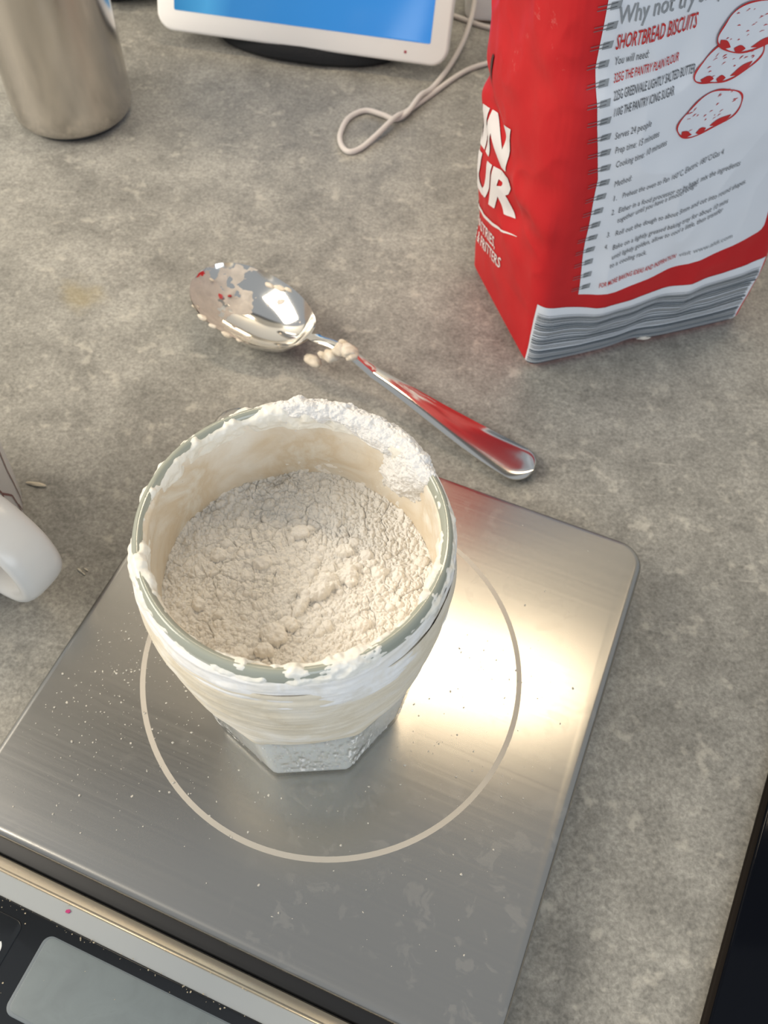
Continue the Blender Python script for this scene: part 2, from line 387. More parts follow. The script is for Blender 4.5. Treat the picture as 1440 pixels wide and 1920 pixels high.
# front control strip: base, rounded bright rear edge, silver frame, black gloss panel
U0, U1 = -0.0995, 0.1015
prof = [(-0.1100, 0.0010), (-0.1088, 0.0040), (-0.1088, 0.0142), (-0.1092, 0.0147), (-0.1124, 0.0155), (-0.1130, 0.0158), (-0.1140, 0.0160), (-0.1660, 0.0160), (-0.1685, 0.0145), (-0.1690, 0.0120), (-0.1690, 0.0010)]
V = [(u, y, z) for u in (U0, U1) for (y, z) in prof]; n = len(prof)
F = [(i, (i + 1) % n, n + (i + 1) % n, n + i) for i in range(n)] + [tuple(range(n))[::-1], tuple(range(n, 2 * n))]
ctrl = sobj('control_housing', V, F, m_silver, deg=25)
bm = bmesh.new(); bm.from_mesh(ctrl.data); bmesh.ops.recalc_face_normals(bm, faces=bm.faces); bm.to_mesh(ctrl.data); bm.free()
m_chrome = mat('satin_metal_edge', (0.72, 0.64, 0.52), 0.26, 1.0)
prof = [(-0.10880, 0.0135), (-0.10885, 0.0146), (-0.1092, 0.01505), (-0.1120, 0.01562), (-0.1124, 0.01590), (-0.1128, 0.01625), (-0.1132, 0.01630), (-0.1135, 0.0158)]
V = [(u, y, z) for u in (U0, U1) for (y, z) in prof]; n = len(prof)
F = [(i, i + 1, n + i + 1, n + i) for i in range(n - 1)] + [(0, n, 2 * n - 1, n - 1), tuple(range(n))[::-1], tuple(range(n, 2 * n))]
edge = sobj('metal_edge_strip', V, F, m_chrome, deg=50)
bm = bmesh.new(); bm.from_mesh(edge.data); bmesh.ops.recalc_face_normals(bm, faces=bm.faces); bm.to_mesh(edge.data); bm.free()
V, F = rbox(U0 + 0.0005, U1 - 0.0005, -0.1655, -0.1199, 0.0150, 0.0165, 0.003, 0.0005); pnl = sobj('control_panel', V, F, m_blackgloss)
V, F = rbox(-0.0489, 0.0290, -0.1490, -0.1238, 0.0160, 0.01660, 0.0032, 0.0001, 8); o = sobj('display_bezel', V, F, m_lcdrim, pnl)
V, F = rbox(-0.0478, 0.0282, -0.1480, -0.1242, 0.0160, 0.01668, 0.0026, 0.0001, 8); o = sobj('display', V, F, m_lcd, pnl)
V, F = rbox(-0.0760, -0.0575, -0.1500, -0.1240, 0.0160, 0.01685, 0.0030, 0.0004, 8); btn = sobj('power_button', V, F, m_blackgloss, pnl)
V, F = ring_mesh(0.0027, 0.0034, 0.0165, 0.01692, 48, -0.0626 - 0.0008, -0.1345, math.radians(125), math.radians(415)); o = sobj('power_symbol', V, F, m_white_mark, btn)
V, F = rbox(-0.0638, -0.0630, -0.1335, -0.1300, 0.0165, 0.01692, 0.0003, 0.0001, 3); o = sobj('power_symbol_bar', V, F, m_white_mark, btn)
for (u, v) in ((-0.085, -0.085), (0.085, -0.085), (-0.085, 0.08), (0.085, 0.08)):
    lathe('rubber_foot', [(0.006, 0.0), (0.006, 0.0014)], m_blackplastic, scale, 20, (u, v, 0), origin=(0, 0, 0))
def s2w(u, v, z): return (-0.0165 + u * math.cos(YAW) - v * math.sin(YAW), 0.1398 + u * math.sin(YAW) + v * math.cos(YAW), z)

# flour dust and crumbs lying on the plate and control panel
def specks(name, centers, sizes, m, label, cat):
    ico = [(0, 0, 1)] + [(0.894 * math.cos(a), 0.894 * math.sin(a), 0.447) for a in np.arange(5) * 2 * PI / 5] + [(0.894 * math.cos(a), 0.894 * math.sin(a), -0.447) for a in np.arange(5) * 2 * PI / 5 + PI / 5] + [(0, 0, -1)]
    fi = [(0, 1, 2), (0, 2, 3), (0, 3, 4), (0, 4, 5), (0, 5, 1), (1, 6, 2), (2, 7, 3), (3, 8, 4), (4, 9, 5), (5, 10, 1), (2, 6, 7), (3, 7, 8), (4, 8, 9), (5, 9, 10), (1, 10, 6), (11, 7, 6), (11, 8, 7), (11, 9, 8), (11, 10, 9), (11, 6, 10)]
    ico = np.array(ico); V = []; F = []
    for c_, s_ in zip(centers, sizes):
        k = len(V); sc_ = s_ * (0.6 + 0.8 * rng.random(3)); sc_[2] *= 0.6
        a = rng.random() * 6.28; R2 = np.array([[math.cos(a), -math.sin(a), 0], [math.sin(a), math.cos(a), 0], [0, 0, 1]])
        V += list((ico * sc_ * (0.75 + 0.5 * rng.random((12, 1)))) @ R2.T + np.array(c_) + [0, 0, sc_[2] * 0.75]); F += [tuple(k + i for i in f) for f in fi]
    o = mobj(name, V, F, m, origin=tuple(centers[0]), smooth=False); tag(o, label, cat, kind='stuff'); return o
cs, ss = [], []
for cu, cv, su, sv, n_ in ((-0.075, -0.03, 0.014, 0.03, 170), (-0.055, 0.005, 0.02, 0.03, 90), (0.055, -0.02, 0.02, 0.03, 60), (0.0, -0.06, 0.05, 0.02, 50), (-0.04, -0.05, 0.03, 0.02, 60), (0.06, 0.03, 0.02, 0.03, 30)):
    for _ in range(int(n_ * 2.4)):
        u, v = cu + rng.normal() * su, cv + rng.normal() * sv
        p = s2w(u, v, 0.0220)
        if abs(u) > 0.094 or abs(v) > 0.094 or math.hypot(p[0] + 0.0242, p[1] - 0.128) < 0.037: continue
        cs.append(p); ss.append(0.00010 + 0.00036 * rng.random() ** 3)
m_speck = mat('flour_speck', (0.52, 0.49, 0.43), 0.9)
specks('flour_dust', cs, ss, m_speck, 'fine white flour dust scattered over the steel weighing plate', 'flour dust')
cs, ss = [], []
for _ in range(150):
    u = -0.09 + 0.17 * rng.random(); k = rng.random()
    v, z = (-0.1195 - 0.0022 * rng.random(), 0.0165) if k < 0.5 else ((-0.1195 - 0.03 * rng.random() ** 2, 0.01655) if k < 0.75 else (-0.1133 - 0.0002 * rng.random(), 0.0162))
    cs.append(s2w(u, v, z)); ss.append(0.00010 + 0.00024 * rng.random() ** 3)
m_crumb = mat('pale_crumb', (0.42, 0.36, 0.26), 0.8)
specks('tiny_crumbs', cs, ss, m_crumb, 'tiny pale crumbs along the front control strip of the scale', 'crumbs')
p = s2w(-0.0465, -0.1150, 0.0160)
V = [(0, 0, 0), (0.0010, 0.0003, 0), (0.0016, -0.0004, 0), (0.0009, -0.0010, 0), (-0.0002, -0.0007, 0)]
V = [(x + p[0] - 0.0007, y + p[1], z + p[2] + h) for h in (0.0, 0.0004) for (x, y, z) in V]
F = [(4, 3, 2, 1, 0), (5, 6, 7, 8, 9)] + [(i, (i + 1) % 5, 5 + (i + 1) % 5, 5 + i) for i in range(5)]
tag(mobj('petal_flake', V, F, m_pink, smooth=False, origin=p), 'tiny magenta flake on the silver strip of the scale', 'flake')

# ------------------------------------------------------------------ glass jar on the plate
JX, JY, JZ = -0.0242, 0.1280, 0.0220
PH = math.radians(209.3)
def octa(T, z):
    """radius factor: octagon low on the jar melting into a circle"""
    a = (T - PH) % (PI / 4) - PI / 8
    o8 = math.cos(PI / 8) / np.cos(a)
    o8 = np.minimum(o8, 0.992)
    t_ = sst(0.045, 0.072, z)
    return o8 * (1 - t_) + 1.0 * t_
OUT = [(0.0000, 0.0004), (0.0336, 0.0003), (0.0348, 0.0008), (0.0354, 0.0022), (0.0366, 0.0150), (0.0384, 0.0330), (0.0399, 0.0500), (0.0413, 0.0650), (0.0428, 0.0790), (0.0440, 0.0880), (0.0449, 0.0960), (0.0450, 0.1030), (0.0447, 0.1100), (0.0440, 0.1150), (0.0436, 0.1180), (0.0431, 0.1197), (0.0423, 0.1206), (0.0414, 0.1205), (0.0407, 0.1196), (0.0404, 0.1180)]
INN = [(0.0407, 0.1130), (0.0415, 0.1040), (0.0416, 0.0960), (0.0414, 0.0880), (0.0412, 0.0780), (0.0402, 0.0640), (0.0389, 0.0480), (0.0374, 0.0300), (0.0358, 0.0130), (0.0345, 0.0026), (0.0, 0.0020)]
prof = np.array(OUT + INN)
def resample(pr, step):
    d = np.r_[0, np.cumsum(np.hypot(*np.diff(pr, axis=0).T))]; n = max(2, int(d[-1] / step)); s_ = np.linspace(0, d[-1], n)
    return np.stack([np.interp(s_, d, pr[:, 0]), np.interp(s_, d, pr[:, 1])], 1)
jar = thing('glass_jar', 'faceted glass jar with batter-smeared sides standing on the steel plate', 'jar', (JX, JY, JZ))
pr = resample(prof, 0.0016); pr[0][0] = pr[-1][0] = 0.0003
nout = int(np.argmax(pr[:, 1]))
th = np.linspace(0, 2 * PI, 160, endpoint=False); T = th[:, None] * np.ones((1, len(pr))); Z = np.ones((160, 1)) * pr[None, :, 1]
fac = octa(T, Z); fac[:, nout:] = 1 - (1 - fac[:, nout:]) * 1.0
R_ = pr[None, :, 0] * fac
V = np.stack([JX + R_ * np.cos(T), JY + R_ * np.sin(T), JZ + Z], -1).reshape(-1, 3)
F = list(map(tuple, grid_faces(160, len(pr), True))); m_ = len(pr)
F.append(tuple(i * m_ for i in range(160))[::-1]); F.append(tuple(i * m_ + m_ - 1 for i in range(160)))
o = mobj('glass_body', V, F, m_glass, jar); auto_smooth(o, 28)
# thick greenish lip of the jar
lipp = [(0.0440, 0.1148), (0.04375, 0.1170), (0.0434, 0.1190), (0.0428, 0.1203), (0.0419, 0.12095), (0.0410, 0.1204), (0.0404, 0.1195), (0.0401, 0.1180), (0.0402, 0.1150)]
lathe('rim', lipp, m_rimglass, jar, 128, (JX, JY, JZ), close=False)

# coats of batter / flour that follow the jar's wall
WALL = resample(np.array(OUT[3:] + INN[:5]), 0.0004)      # outside bottom -> lip -> inside down to flour
dW = np.gradient(WALL, axis=0); dW /= np.linalg.norm(dW, axis=1)[:, None]; NW = np.stack([dW[:, 1], -dW[:, 0]], 1)
NW = np.stack([np.convolve(np.pad(NW[:, k_], 3, mode='edge'), np.ones(7) / 7, 'valid') for k_ in (0, 1)], 1); NW /= np.linalg.norm(NW, axis=1)[:, None]
ARC = np.r_[0, np.cumsum(np.hypot(*np.diff(WALL, axis=0).T))]
ITOP = int(np.argmax(WALL[:, 1])); ATOP = ARC[ITOP]
def coat(name, a0, a1, b0, b1, nth, nb, thick, m, parent=jar, mats=None):
    """a: azimuth range (rad), b: arc along the wall measured from the lip top (+ = inside), thick(A,B)->metres"""
    A = np.linspace(a0, a1, nth, endpoint=abs(a1 - a0 - 2 * PI) > 1e-6)[:, None]; bl = np.linspace(b0, b1, nb) if np.ndim(nb) == 0 else np.asarray(nb); nb = len(bl); A = A[:, :1] * np.ones((1, nb)); B = bl[None, :] * np.ones((nth, 1))
    wrap = abs(a1 - a0 - 2 * PI) < 1e-6
    s_ = B + ATOP
    r = np.interp(s_, ARC, WALL[:, 0]); z = np.interp(s_, ARC, WALL[:, 1]); nr = np.interp(s_, ARC, NW[:, 0]); nz = np.interp(s_, ARC, NW[:, 1])
    outside = B < 0
    f_ = np.where(outside, octa(A, z), 1.0)
    P0 = np.stack([np.cos(A) * r * f_, np.sin(A) * r * f_, z], -1)
    N3 = np.stack([nr * np.cos(A), nr * np.sin(A), nz], -1); d = thick(A, B, P0) if thick.__code__.co_argcount == 3 else thick(A, B, P0, N3); dd = np.maximum(d, -0.0003)
    Pp = P0 + dd[..., None] * np.stack([nr * np.cos(A), nr * np.sin(A), nz], -1)
    Fg = grid_faces(nth, nb, wrap); df_ = d.reshape(-1); keep = df_[Fg].max(1) > -0.00005; Fg = Fg[keep]
    used = np.unique(Fg); remap = -np.ones(nth * nb, int); remap[used] = np.arange(len(used))
    return mobj(name, Pp.reshape(-1, 3)[used] + [JX, JY, JZ], remap[Fg], m, parent)
# inside film
def t_in(A, B, P0):
    n = fbm(P0 * 70, 3, 3); n2 = fbm(P0 * 220, 2, 8)
    top = 0.0036 + 0.0022 * fbm(np.stack([np.cos(A) * 3, np.sin(A) * 3, A * 0], -1), 4, 21)
    return 0.00075 * sst(top - 0.0022, top + 0.0004, B) * (1 + 0.8 * n) + 0.00014 * n2 - 0.00002
coat('batter_film', 0, 2 * PI, 0.0005, 0.0420, 360, 120, t_in, m_inner)
# outside: cream smear on the shoulder and dried white bands under the lip
def t_out(A, B, P0):
    n = fbm(P0 * np.array([70, 70, 150]), 4, 31); low = -0.066 + 0.006 * fbm(np.stack([np.cos(A) * 2.2, np.sin(A) * 2.2, A * 0], -1), 4, 41) + 0.004 * np.sin(A + 0.5)
    band = np.exp(-((B + 0.018) / 0.0030) ** 2)
    return 0.00062 * sst(low, low + 0.003, B) * (1 + 0.8 * n) + 0.00035 * band - 0.00012 + 0.00045 * fbm(P0 * np.array([28, 28, 520]), 3, 5) * sst(low, low + 0.01, B)
coat('batter_smear', 0, 2 * PI, -0.078, -0.0100, 400, 160, t_out, m_outer)
def t_white(A, B, P0):
    n = fbm(P0 * np.array([50, 50, 160]), 4, 61)
    lo = -0.0215 + 0.003 * fbm(np.stack([np.cos(A) * 3, np.sin(A) * 3, A * 0 + 4], -1), 4, 43)
    return 0.0011 * sst(lo, lo + 0.0018, B) * (1 - sst(-0.0052, -0.0036, B)) * (0.9 + 1.5 * n) - 0.00035 + 0.0004 * fbm(P0 * np.array([40, 40, 600]), 3, 15)
coat('dried_batter_band', 0, 2 * PI, -0.026, -0.0028, 400, 70, t_white, m_outerw)
# drips over the lip, leaving green glass bare between them
def t_lip(A, B, P0):
    n = fbm(np.stack([np.cos(A) * 9, np.sin(A) * 9, B * 260], -1), 4, 71)
    n3 = fbm(np.stack([np.cos(A) * 2.5, np.sin(A) * 2.5, A * 0], -1), 3, 77)
    inner = 0.0010 * sst(0.0006, 0.0022, B + 0.0014 * n)
    scal = 0.0018 * fbm(np.stack([np.cos(A) * 16, np.sin(A) * 16, A * 0], -1), 3, 79)
    outer = 0.0008 * (1 - sst(-0.0034, -0.0020, B + scal))
    back = 0.0009 * sst(0.25, 0.75, np.sin(A))
    return np.maximum(inner * 1.1, outer) + 0.0018 * (n + 0.9 * n3 - 0.20 - 0.12 * sst(0.2, 0.9, -np.cos(A - 0.5))) + back
coat('batter_on_rim', 0, 2 * PI, -0.0046, 0.0075, 700, 40, t_lip, m_lip)
# milky streaks dried onto the lower facets
def t_str(A, B, P0):
    n = fbm(np.stack([np.cos(A) * 60, np.sin(A) * 60, P0[..., 2] * 260], -1), 5, 81); n2 = fbm(np.stack([np.cos(A) * 2.4, np.sin(A) * 2.4, P0[..., 2] * 20], -1), 3, 87)
    return 0.00030 * (n * 1.1 + 0.9 * n2 - 0.50)
coat('dried_streaks', 0, 2 * PI, -0.1120, -0.060, 640, 150, t_str, m_outerw)
# dry flour heaped over the back of the rim
def t_fl(A, B, P0, N3):
    a = np.degrees(A)
    lobe = np.exp(-(np.abs((a - 42 - 500 * (B - 0.012)) / 11.0) ** 2.6) - np.abs((B - 0.0125) / 0.0130) ** 2.6)
    lob2 = np.exp(-np.abs((a - 58) / 17.0) ** 2.4 - np.abs((B - 0.0030) / 0.0066) ** 2.4)
    ridge = np.exp(-((B - 0.0012) / 0.0046) ** 2) * sst(26, 36, a) * (1 - sst(92, 112, a))
    drip = np.exp(-(((a - 99 + 500 * (B - 0.005)) / 3.0) ** 2) - ((B - 0.0065) / 0.0050) ** 2)
    base = np.maximum.reduce([lobe * 1.7, lob2 * 1.3, ridge * 1.1, drip * 0.8])
    P1 = P0 + N3 * (0.0030 * base)[..., None]; n = fbm(P1 * 300, 4, 91); n2 = fbm(P1 * 1300, 3, 95)
    return 0.0030 * (base - 0.28) + 0.0016 * n * sst(0.1, 0.4, base) + 0.0004 * n2
coat('flour_on_rim', math.radians(8), math.radians(122), -0.0075, 0.0300, 560, np.r_[np.linspace(-0.0075, -0.003, 20)[:-1], np.linspace(-0.003, 0.0045, 130)[:-1], np.linspace(0.0045, 0.030, 120)], t_fl, m_wflour)
def t_dust(A, B, P0):
    a = np.degrees(A); n = fbm(P0 * 520, 4, 111); n2 = fbm(P0 * 75, 3, 113)
    return 0.00060 + 0.0006 * (n * 1.6 + n2 * 1.8 - 0.42 - 0.8 * (1 - sst(30, 65, a) * (1 - sst(125, 150, a))))
coat('flour_dusting', math.radians(5), math.radians(185), 0.005, 0.036, 620, 150, t_dust, m_flour)

# batter filling the jar and the flour lying on it
prc = resample(np.array([(0.0003, 0.0022), (0.0343, 0.0029), (0.0356, 0.0134), (0.0372, 0.0300), (0.0387, 0.0480), (0.0400, 0.0640), (0.0409, 0.0775), (0.0410, 0.0800), (0.0390, 0.0835), (0.0003, 0.0835)]), 0.002)
o = lathe('starter_batter', prc, m_content, None, 128, (JX, JY, JZ), radial=octa, origin=(JX, JY, JZ + 0.0022))
tag(o, 'pale grey starter batter seen through the lower glass facets of the jar', 'batter')
N = 520; xs = np.linspace(-0.0412, 0.0412, N); X, Y = np.meshgrid(xs, xs, indexing='ij'); rad = np.hypot(X, Y)
Q = np.stack([X, Y, X * 0], -1); wv = np.stack([fbm(Q * 350, 4, 5), fbm(Q * 350, 4, 15)], -1) * 0.0008
Qw = Q.copy(); Qw[..., :2] += wv
def caps(cell, sd, pres, rmin, rmax):
    P_ = Qw / cell; i0 = np.floor(P_[..., 0]).astype(np.int64); i1 = np.floor(P_[..., 1]).astype(np.int64); out_ = np.zeros_like(X)
    for a_ in (-1, 0, 1):
        for b_ in (-1, 0, 1):
            cx, cy = i0 + a_, i1 + b_; z0 = cx * 0
            px, py = cx + _h(cx, cy, z0, sd), cy + _h(cx, cy, z0, sd + 1); rr_ = rmin + (rmax - rmin) * _h(cx, cy, z0, sd + 2) ** 2
            d_ = np.hypot(P_[..., 0] - px, P_[..., 1] - py) / rr_; on = _h(cx, cy, z0, sd + 3) < pres
            out_ = np.maximum(out_, np.where(on & (d_ < 1), np.sqrt(np.maximum(0, 1 - d_ ** 2)) * rr_ * cell, 0))
    return out_
h = 0.0016 * fbm(Q * 45, 3, 200)
hp = np.maximum.reduce([caps(0.0050, 600, 0.45, 0.22, 0.42), caps(0.0036, 610, 0.6, 0.22, 0.44), caps(0.0024, 620, 0.8, 0.22, 0.48), caps(0.0016, 630, 0.9, 0.25, 0.5), caps(0.0011, 640, 1.0, 0.3, 0.55), caps(0.0011, 650, 1.0, 0.3, 0.55)])
h += hp * 0.95
f1, f2, cid = worley(Qw / 0.0062, 660); h -= 0.0009 * (1 - sst(0.0, 0.08, f2 - f1)) * sst(-0.1, 0.2, fbm(Q * 120, 3, 670))
for cell_, dep_, sd_ in ((0.0036, 0.0005, 680), (0.0021, 0.0003, 690)):
    f1, f2, cid = worley(Qw / cell_, sd_); h += (0.7 * cid - 0.35) * dep_ * sst(0.0, 0.2, f2 - f1) - dep_ * (1 - sst(0.0, 0.12, f2 - f1)) * sst(-0.25, 0.15, fbm(Q * 200, 3, sd_ + 4))
h += 0.00034 * fbm(Q * 1400, 4, 260)
def lump(px, py, rx, ry, rot, hh, sd):
    global h
    dx, dy = X - px, Y - py; c_, s_ = math.cos(rot), math.sin(rot); a = (dx * c_ + dy * s_) / rx; b = (-dx * s_ + dy * c_) / ry
    q_ = a * a + b * b + 1.1 * fbm(Q * 380, 4, sd)
    h = np.where(q_ < 1, np.maximum(h, hh * np.sqrt(np.maximum(0, 1 - q_)) ** 0.7 + 0.0008 + 0.00070 * fbm(Q * 1000, 4, sd + 3)), h)
for i_, (px, py, rx, ry, rot, hh) in enumerate(((0.0060, -0.0020, 0.0062, 0.0032, 0.5, 0.0030), (0.0018, -0.0070, 0.0022, 0.0050, -0.25, 0.0028), (0.0145, 0.0030, 0.0036, 0.0034, 0, 0.0026), (0.0130, 0.0120, 0.0026, 0.0024, 0, 0.0022), (-0.0255, 0.0075, 0.0026, 0.0023, 0, 0.0024),
      (-0.0060, -0.0175, 0.0038, 0.0033, 0.3, 0.0026), (-0.0080, -0.0225, 0.0026, 0.0022, 0, 0.0024), (-0.0020, -0.0140, 0.0034, 0.0020, 0.2, 0.0024), (0.0090, 0.0010, 0.0040, 0.0022, -0.4, 0.0032), (-0.0145, -0.0245, 0.0030, 0.0026, 0, 0.0020), (-0.0290, -0.0090, 0.0024, 0.0020, 0, 0.0022), (0.0200, -0.0130, 0.0030, 0.0018, 0.6, 0.0020), (-0.0010, 0.0180, 0.0030, 0.0022, 0, 0.0016), (-0.0120, 0.0060, 0.0028, 0.0020, 0.4, 0.0016), (0.0240, 0.0050, 0.0026, 0.0020, 0, 0.0018), (0.0020, -0.0260, 0.0022, 0.0020, 0, 0.0020))):
    lump(px, py, rx, ry, rot, hh, 300 + 7 * i_)
edge_ = sst(0.034, 0.0395, rad)
Zf = JZ + 0.0868 + h + 0.0012 * edge_ * fbm(Q * 160, 3, 280) + 0.0006 * sst(0.0385, 0.0412, rad)
idx = np.where(rad.reshape(-1) < 0.04105)[0]; Fg = grid_faces(N, N); ok = (rad.reshape(-1)[Fg] < 0.04105).all(1); Fg = Fg[ok]
used = np.unique(Fg); remap = -np.ones(N * N, int); remap[used] = np.arange(len(used))
Vf = np.stack([X + JX, Y + JY, Zf], -1).reshape(-1, 3)[used]
o = mobj('flour_layer', Vf, remap[Fg][:, ::-1], m_flour, origin=(JX, JY, JZ + 0.084))
bm = bmesh.new(); bm.from_mesh(o.data); bmesh.ops.recalc_face_normals(bm, faces=bm.faces)
if sum(f.normal.z for f in list(bm.faces)[:2000]) < 0: bmesh.ops.reverse_faces(bm, faces=bm.faces)
bm.to_mesh(o.data); bm.free()
tag(o, 'crumbly cream flour filling the top of the glass jar', 'flour', kind='stuff')

# ------------------------------------------------------------------ spoon
A0 = np.array([-0.1025, 0.3510]); A1 = np.array([0.0690, 0.2500])       # bowl tip -> handle end on the worktop
dS = (A1 - A0); LS = np.hypot(*dS); dS /= LS; nS = np.array([-dS[1], dS[0]])   # nS points to the far side
spoon = thing('serving_spoon', 'steel spoon smeared with dried dough lying behind the glass jar', 'spoon', (-0.045, 0.326, 0))
BL = 0.0700                                                             # bowl length
def sp_half(x):        # half width along the spoon
    xb = np.clip(x / BL, 0, 1)
    bowl = 0.0235 * np.sqrt(np.maximum(0, 1 - np.abs(2 * xb ** 0.93 - 1) ** 2.15)) * (1 - 0.04 * xb)
    xh = (x - BL) / (LS - BL)
    hand = 0.0027 + 0.0076 * sst(0.05, 1.0, xh) ** 1.25
    endr = 0.0100; e = np.clip((x - (LS - endr)) / endr, 0, 1); hand = hand * np.sqrt(np.maximum(0, 1 - e ** 2.2))
    neck = sst(BL - 0.006, BL + 0.004, x)
    return np.maximum(np.where(x < BL, bowl, 0), hand * neck + (1 - neck) * 0.0)
def sp_z(x, y):        # height of the upper face; y in half widths
    xb = np.clip(x / BL, 0, 1)
    depth = 0.0150 * np.maximum(0, 1 - np.abs(2 * xb - 1) ** 2.4) ** 0.8
    rimz = 0.0165 - 0.0015 * xb + 0.004 * (1 - xb) ** 2
    inb = 1 - sst(BL - 0.010, BL + 0.001, x)
    zb = rimz - depth * np.maximum(0, 1 - np.abs(y) ** 2.2) * 1.0
    xh = np.clip((x - BL) / (LS - BL), 0, 1)
    zh = 0.0165 + 0.006 * np.sin(np.clip(xh / 0.30, 0, 1) * PI) ** 1.0 * 0.6 - 0.0125 * sst(0.10, 0.95, xh)
    crown = 0.0011 * (1 - np.abs(y) ** 2.5) * sst(0.0, 0.1, xh)
    return zb * inb + (zh + crown) * (1 - inb)
xs = np.r_[np.linspace(0.00002, 0.006, 14)[:-1], np.linspace(0.006, BL + 0.012, 70)[:-1], np.linspace(BL + 0.012, LS - 0.0100, 70)[:-1], np.linspace(LS - 0.0100, LS - 0.00002, 18)]
ys = np.sin(np.linspace(-PI / 2, PI / 2, 37))
Xg = xs[:, None] * np.ones((1, 37)); Yg = ys[None, :] * np.ones((len(xs), 1)); HWd = sp_half(Xg)
Zt = sp_z(Xg, Yg); thk = 0.0016
P2 = A0 + Xg[..., None] * dS + (Yg * HWd)[..., None] * nS
top = np.concatenate([P2, Zt[..., None]], -1)
yn = np.sign(Yg) * np.maximum(0, np.abs(Yg))
bot = top.copy(); bot[..., 2] -= thk * np.sqrt(np.maximum(0.0, 1 - np.abs(Yg) ** 8)) + 0.0004
zmin = bot[..., 2].min(); top[..., 2] -= zmin - 0.0002; bot[..., 2] -= zmin - 0.0002; ZOFF = zmin - 0.0002
n1, n2_ = top.shape[:2]; Vs = np.concatenate([top.reshape(-1, 3), bot.reshape(-1, 3)])
Fs = [tuple(f) for f in grid_faces(n1, n2_)]; K = n1 * n2_; Fs += [tuple(K + i for i in f[::-1]) for f in grid_faces(n1, n2_)]
for i in range(n1 - 1):
    a, b = i * n2_, (i + 1) * n2_; Fs.append((a, K + a, K + b, b)); a += n2_ - 1; b += n2_ - 1; Fs.append((a, b, K + b, K + a))
for j in range(n2_ - 1): Fs.append((j, j + 1, K + j + 1, K + j)); a = (n1 - 1) * n2_ + j; Fs.append((a, K + a, K + a + 1, a + 1))
o = mobj('spoon_body', Vs, Fs, m_spoon, spoon)
bm = bmesh.new(); bm.from_mesh(o.data); bmesh.ops.recalc_face_normals(bm, faces=bm.faces); bm.to_mesh(o.data); bm.free(); auto_smooth(o, 50)
# dough film inside the bowl (towards the tip and along the near edge)
nx, ny = 150, 110
Xg = np.linspace(0.0008, BL - 0.006, nx)[:, None] * np.ones((1, ny)); Yg = np.linspace(-0.985, 0.985, ny)[None, :] * np.ones((nx, 1)); HWd = sp_half(Xg)
P2 = A0 + Xg[..., None] * dS + (Yg * HWd)[..., None] * nS; Zt = sp_z(Xg, Yg) - ZOFF
Pn = np.concatenate([P2, Zt[..., None]], -1)
xb = Xg / BL
n = fbm(Pn * 240, 4, 400); n2 = fbm(Pn * 90, 3, 410)
d = 0.0012 * (0.55 * (1 - sst(0.16, 0.42, xb)) + 0.65 * (1 - sst(-0.65, -0.15, Yg)) * (1 - sst(0.45, 0.8, xb)) + 0.35 * np.exp(-((xb - 0.55) / 0.12) ** 2 - ((Yg - 0.72) / 0.22) ** 2) + 0.55 * np.exp(-((xb - 0.34) / 0.10) ** 2 - ((Yg - 0.35) / 0.35) ** 2) - 0.45 + 0.65 * n + 0.40 * n2)
Pn[..., 2] += np.maximum(d, -0.0004)
Fg = grid_faces(nx, ny); Fg = Fg[d.reshape(-1)[Fg].max(1) > -0.0001]; used = np.unique(Fg); remap = -np.ones(nx * ny, int); remap[used] = np.arange(len(used))
mobj('dough_film', Pn.reshape(-1, 3)[used], remap[Fg], m_film, spoon)
# dough lumps stuck on rim and neck
def blob(name, c_, s_, m, parent, seed, rot=0.0, n=3, amp=0.45, fr=1.0):
    bm = bmesh.new(); bmesh.ops.create_icosphere(bm, subdivisions=n, radius=1.0)
    v = np.array([x.co for x in bm.verts]); k = 1 + amp * fbm(v * 1.3 * fr + seed * 3.7, 4, seed) + 0.12 * fbm(v * 5, 2, seed + 1)
    v = v * k[:, None] * np.array(s_); cz, sz = math.cos(rot), math.sin(rot); v = v @ np.array([[cz, sz, 0], [-sz, cz, 0], [0, 0, 1]])
    fs = [tuple(x.index for x in f.verts) for f in bm.faces]; bm.free()
    return mobj(name, v + np.array(c_), fs, m, parent)
def onsp(x, y, dz=0.0):
    hw = float(sp_half(np.array([x]))[0]); z = float(sp_z(np.array([x]), np.array([np.clip(y, -1, 1)]))[0]) - ZOFF; p = A0 + x * dS + y * hw * nS
    return (p[0], p[1], z + dz)
rs = math.atan2(dS[1], dS[0])
for i_, (x, y, dz, sx_, sy_, sz_) in enumerate(((0.0765, -2.4, -0.010, 0.0050, 0.0030, 0.0024), (0.0810, -1.6, -0.006, 0.0030, 0.0020, 0.0020), (0.0860, -1.5, -0.004, 0.0036, 0.0034, 0.0030), (0.0895, -0.6, 0.0, 0.0034, 0.0036, 0.0026), (0.0935, 0.0, 0.0004, 0.0046, 0.0044, 0.0026), (0.0965, -0.4, 0.0002, 0.0030, 0.0034, 0.0022), (0.0890, 0.7, 0.0004, 0.0026, 0.0020, 0.0016))):
    blob('dough_lump', onsp(x, y, dz), (sx_, sy_, sz_), m_dough, spoon, 20 + i_, rs)
for i_, (x, y, s_) in enumerate(((0.012, -0.93, 0.0018), (0.020, -1.0, 0.0024), (0.027, -1.0, 0.0017), (0.036, -1.0, 0.0024), (0.043, -1.0, 0.0014), (0.030, 0.86, 0.0022), (0.036, 0.90, 0.0026), (0.041, 0.95, 0.0018), (0.004, 0.3, 0.0016))):
    blob('dough_lump', onsp(x, y, 0.0), (s_ * 1.3, s_ * 0.55, s_ * 0.5), m_dough, spoon, 50 + i_, rs)
blob('red_speck', onsp(0.0145, 0.25, 0.0009), (0.0012, 0.0008, 0.0006), mat('red_jam', (0.40, 0.03, 0.03), 0.3), spoon, 71)

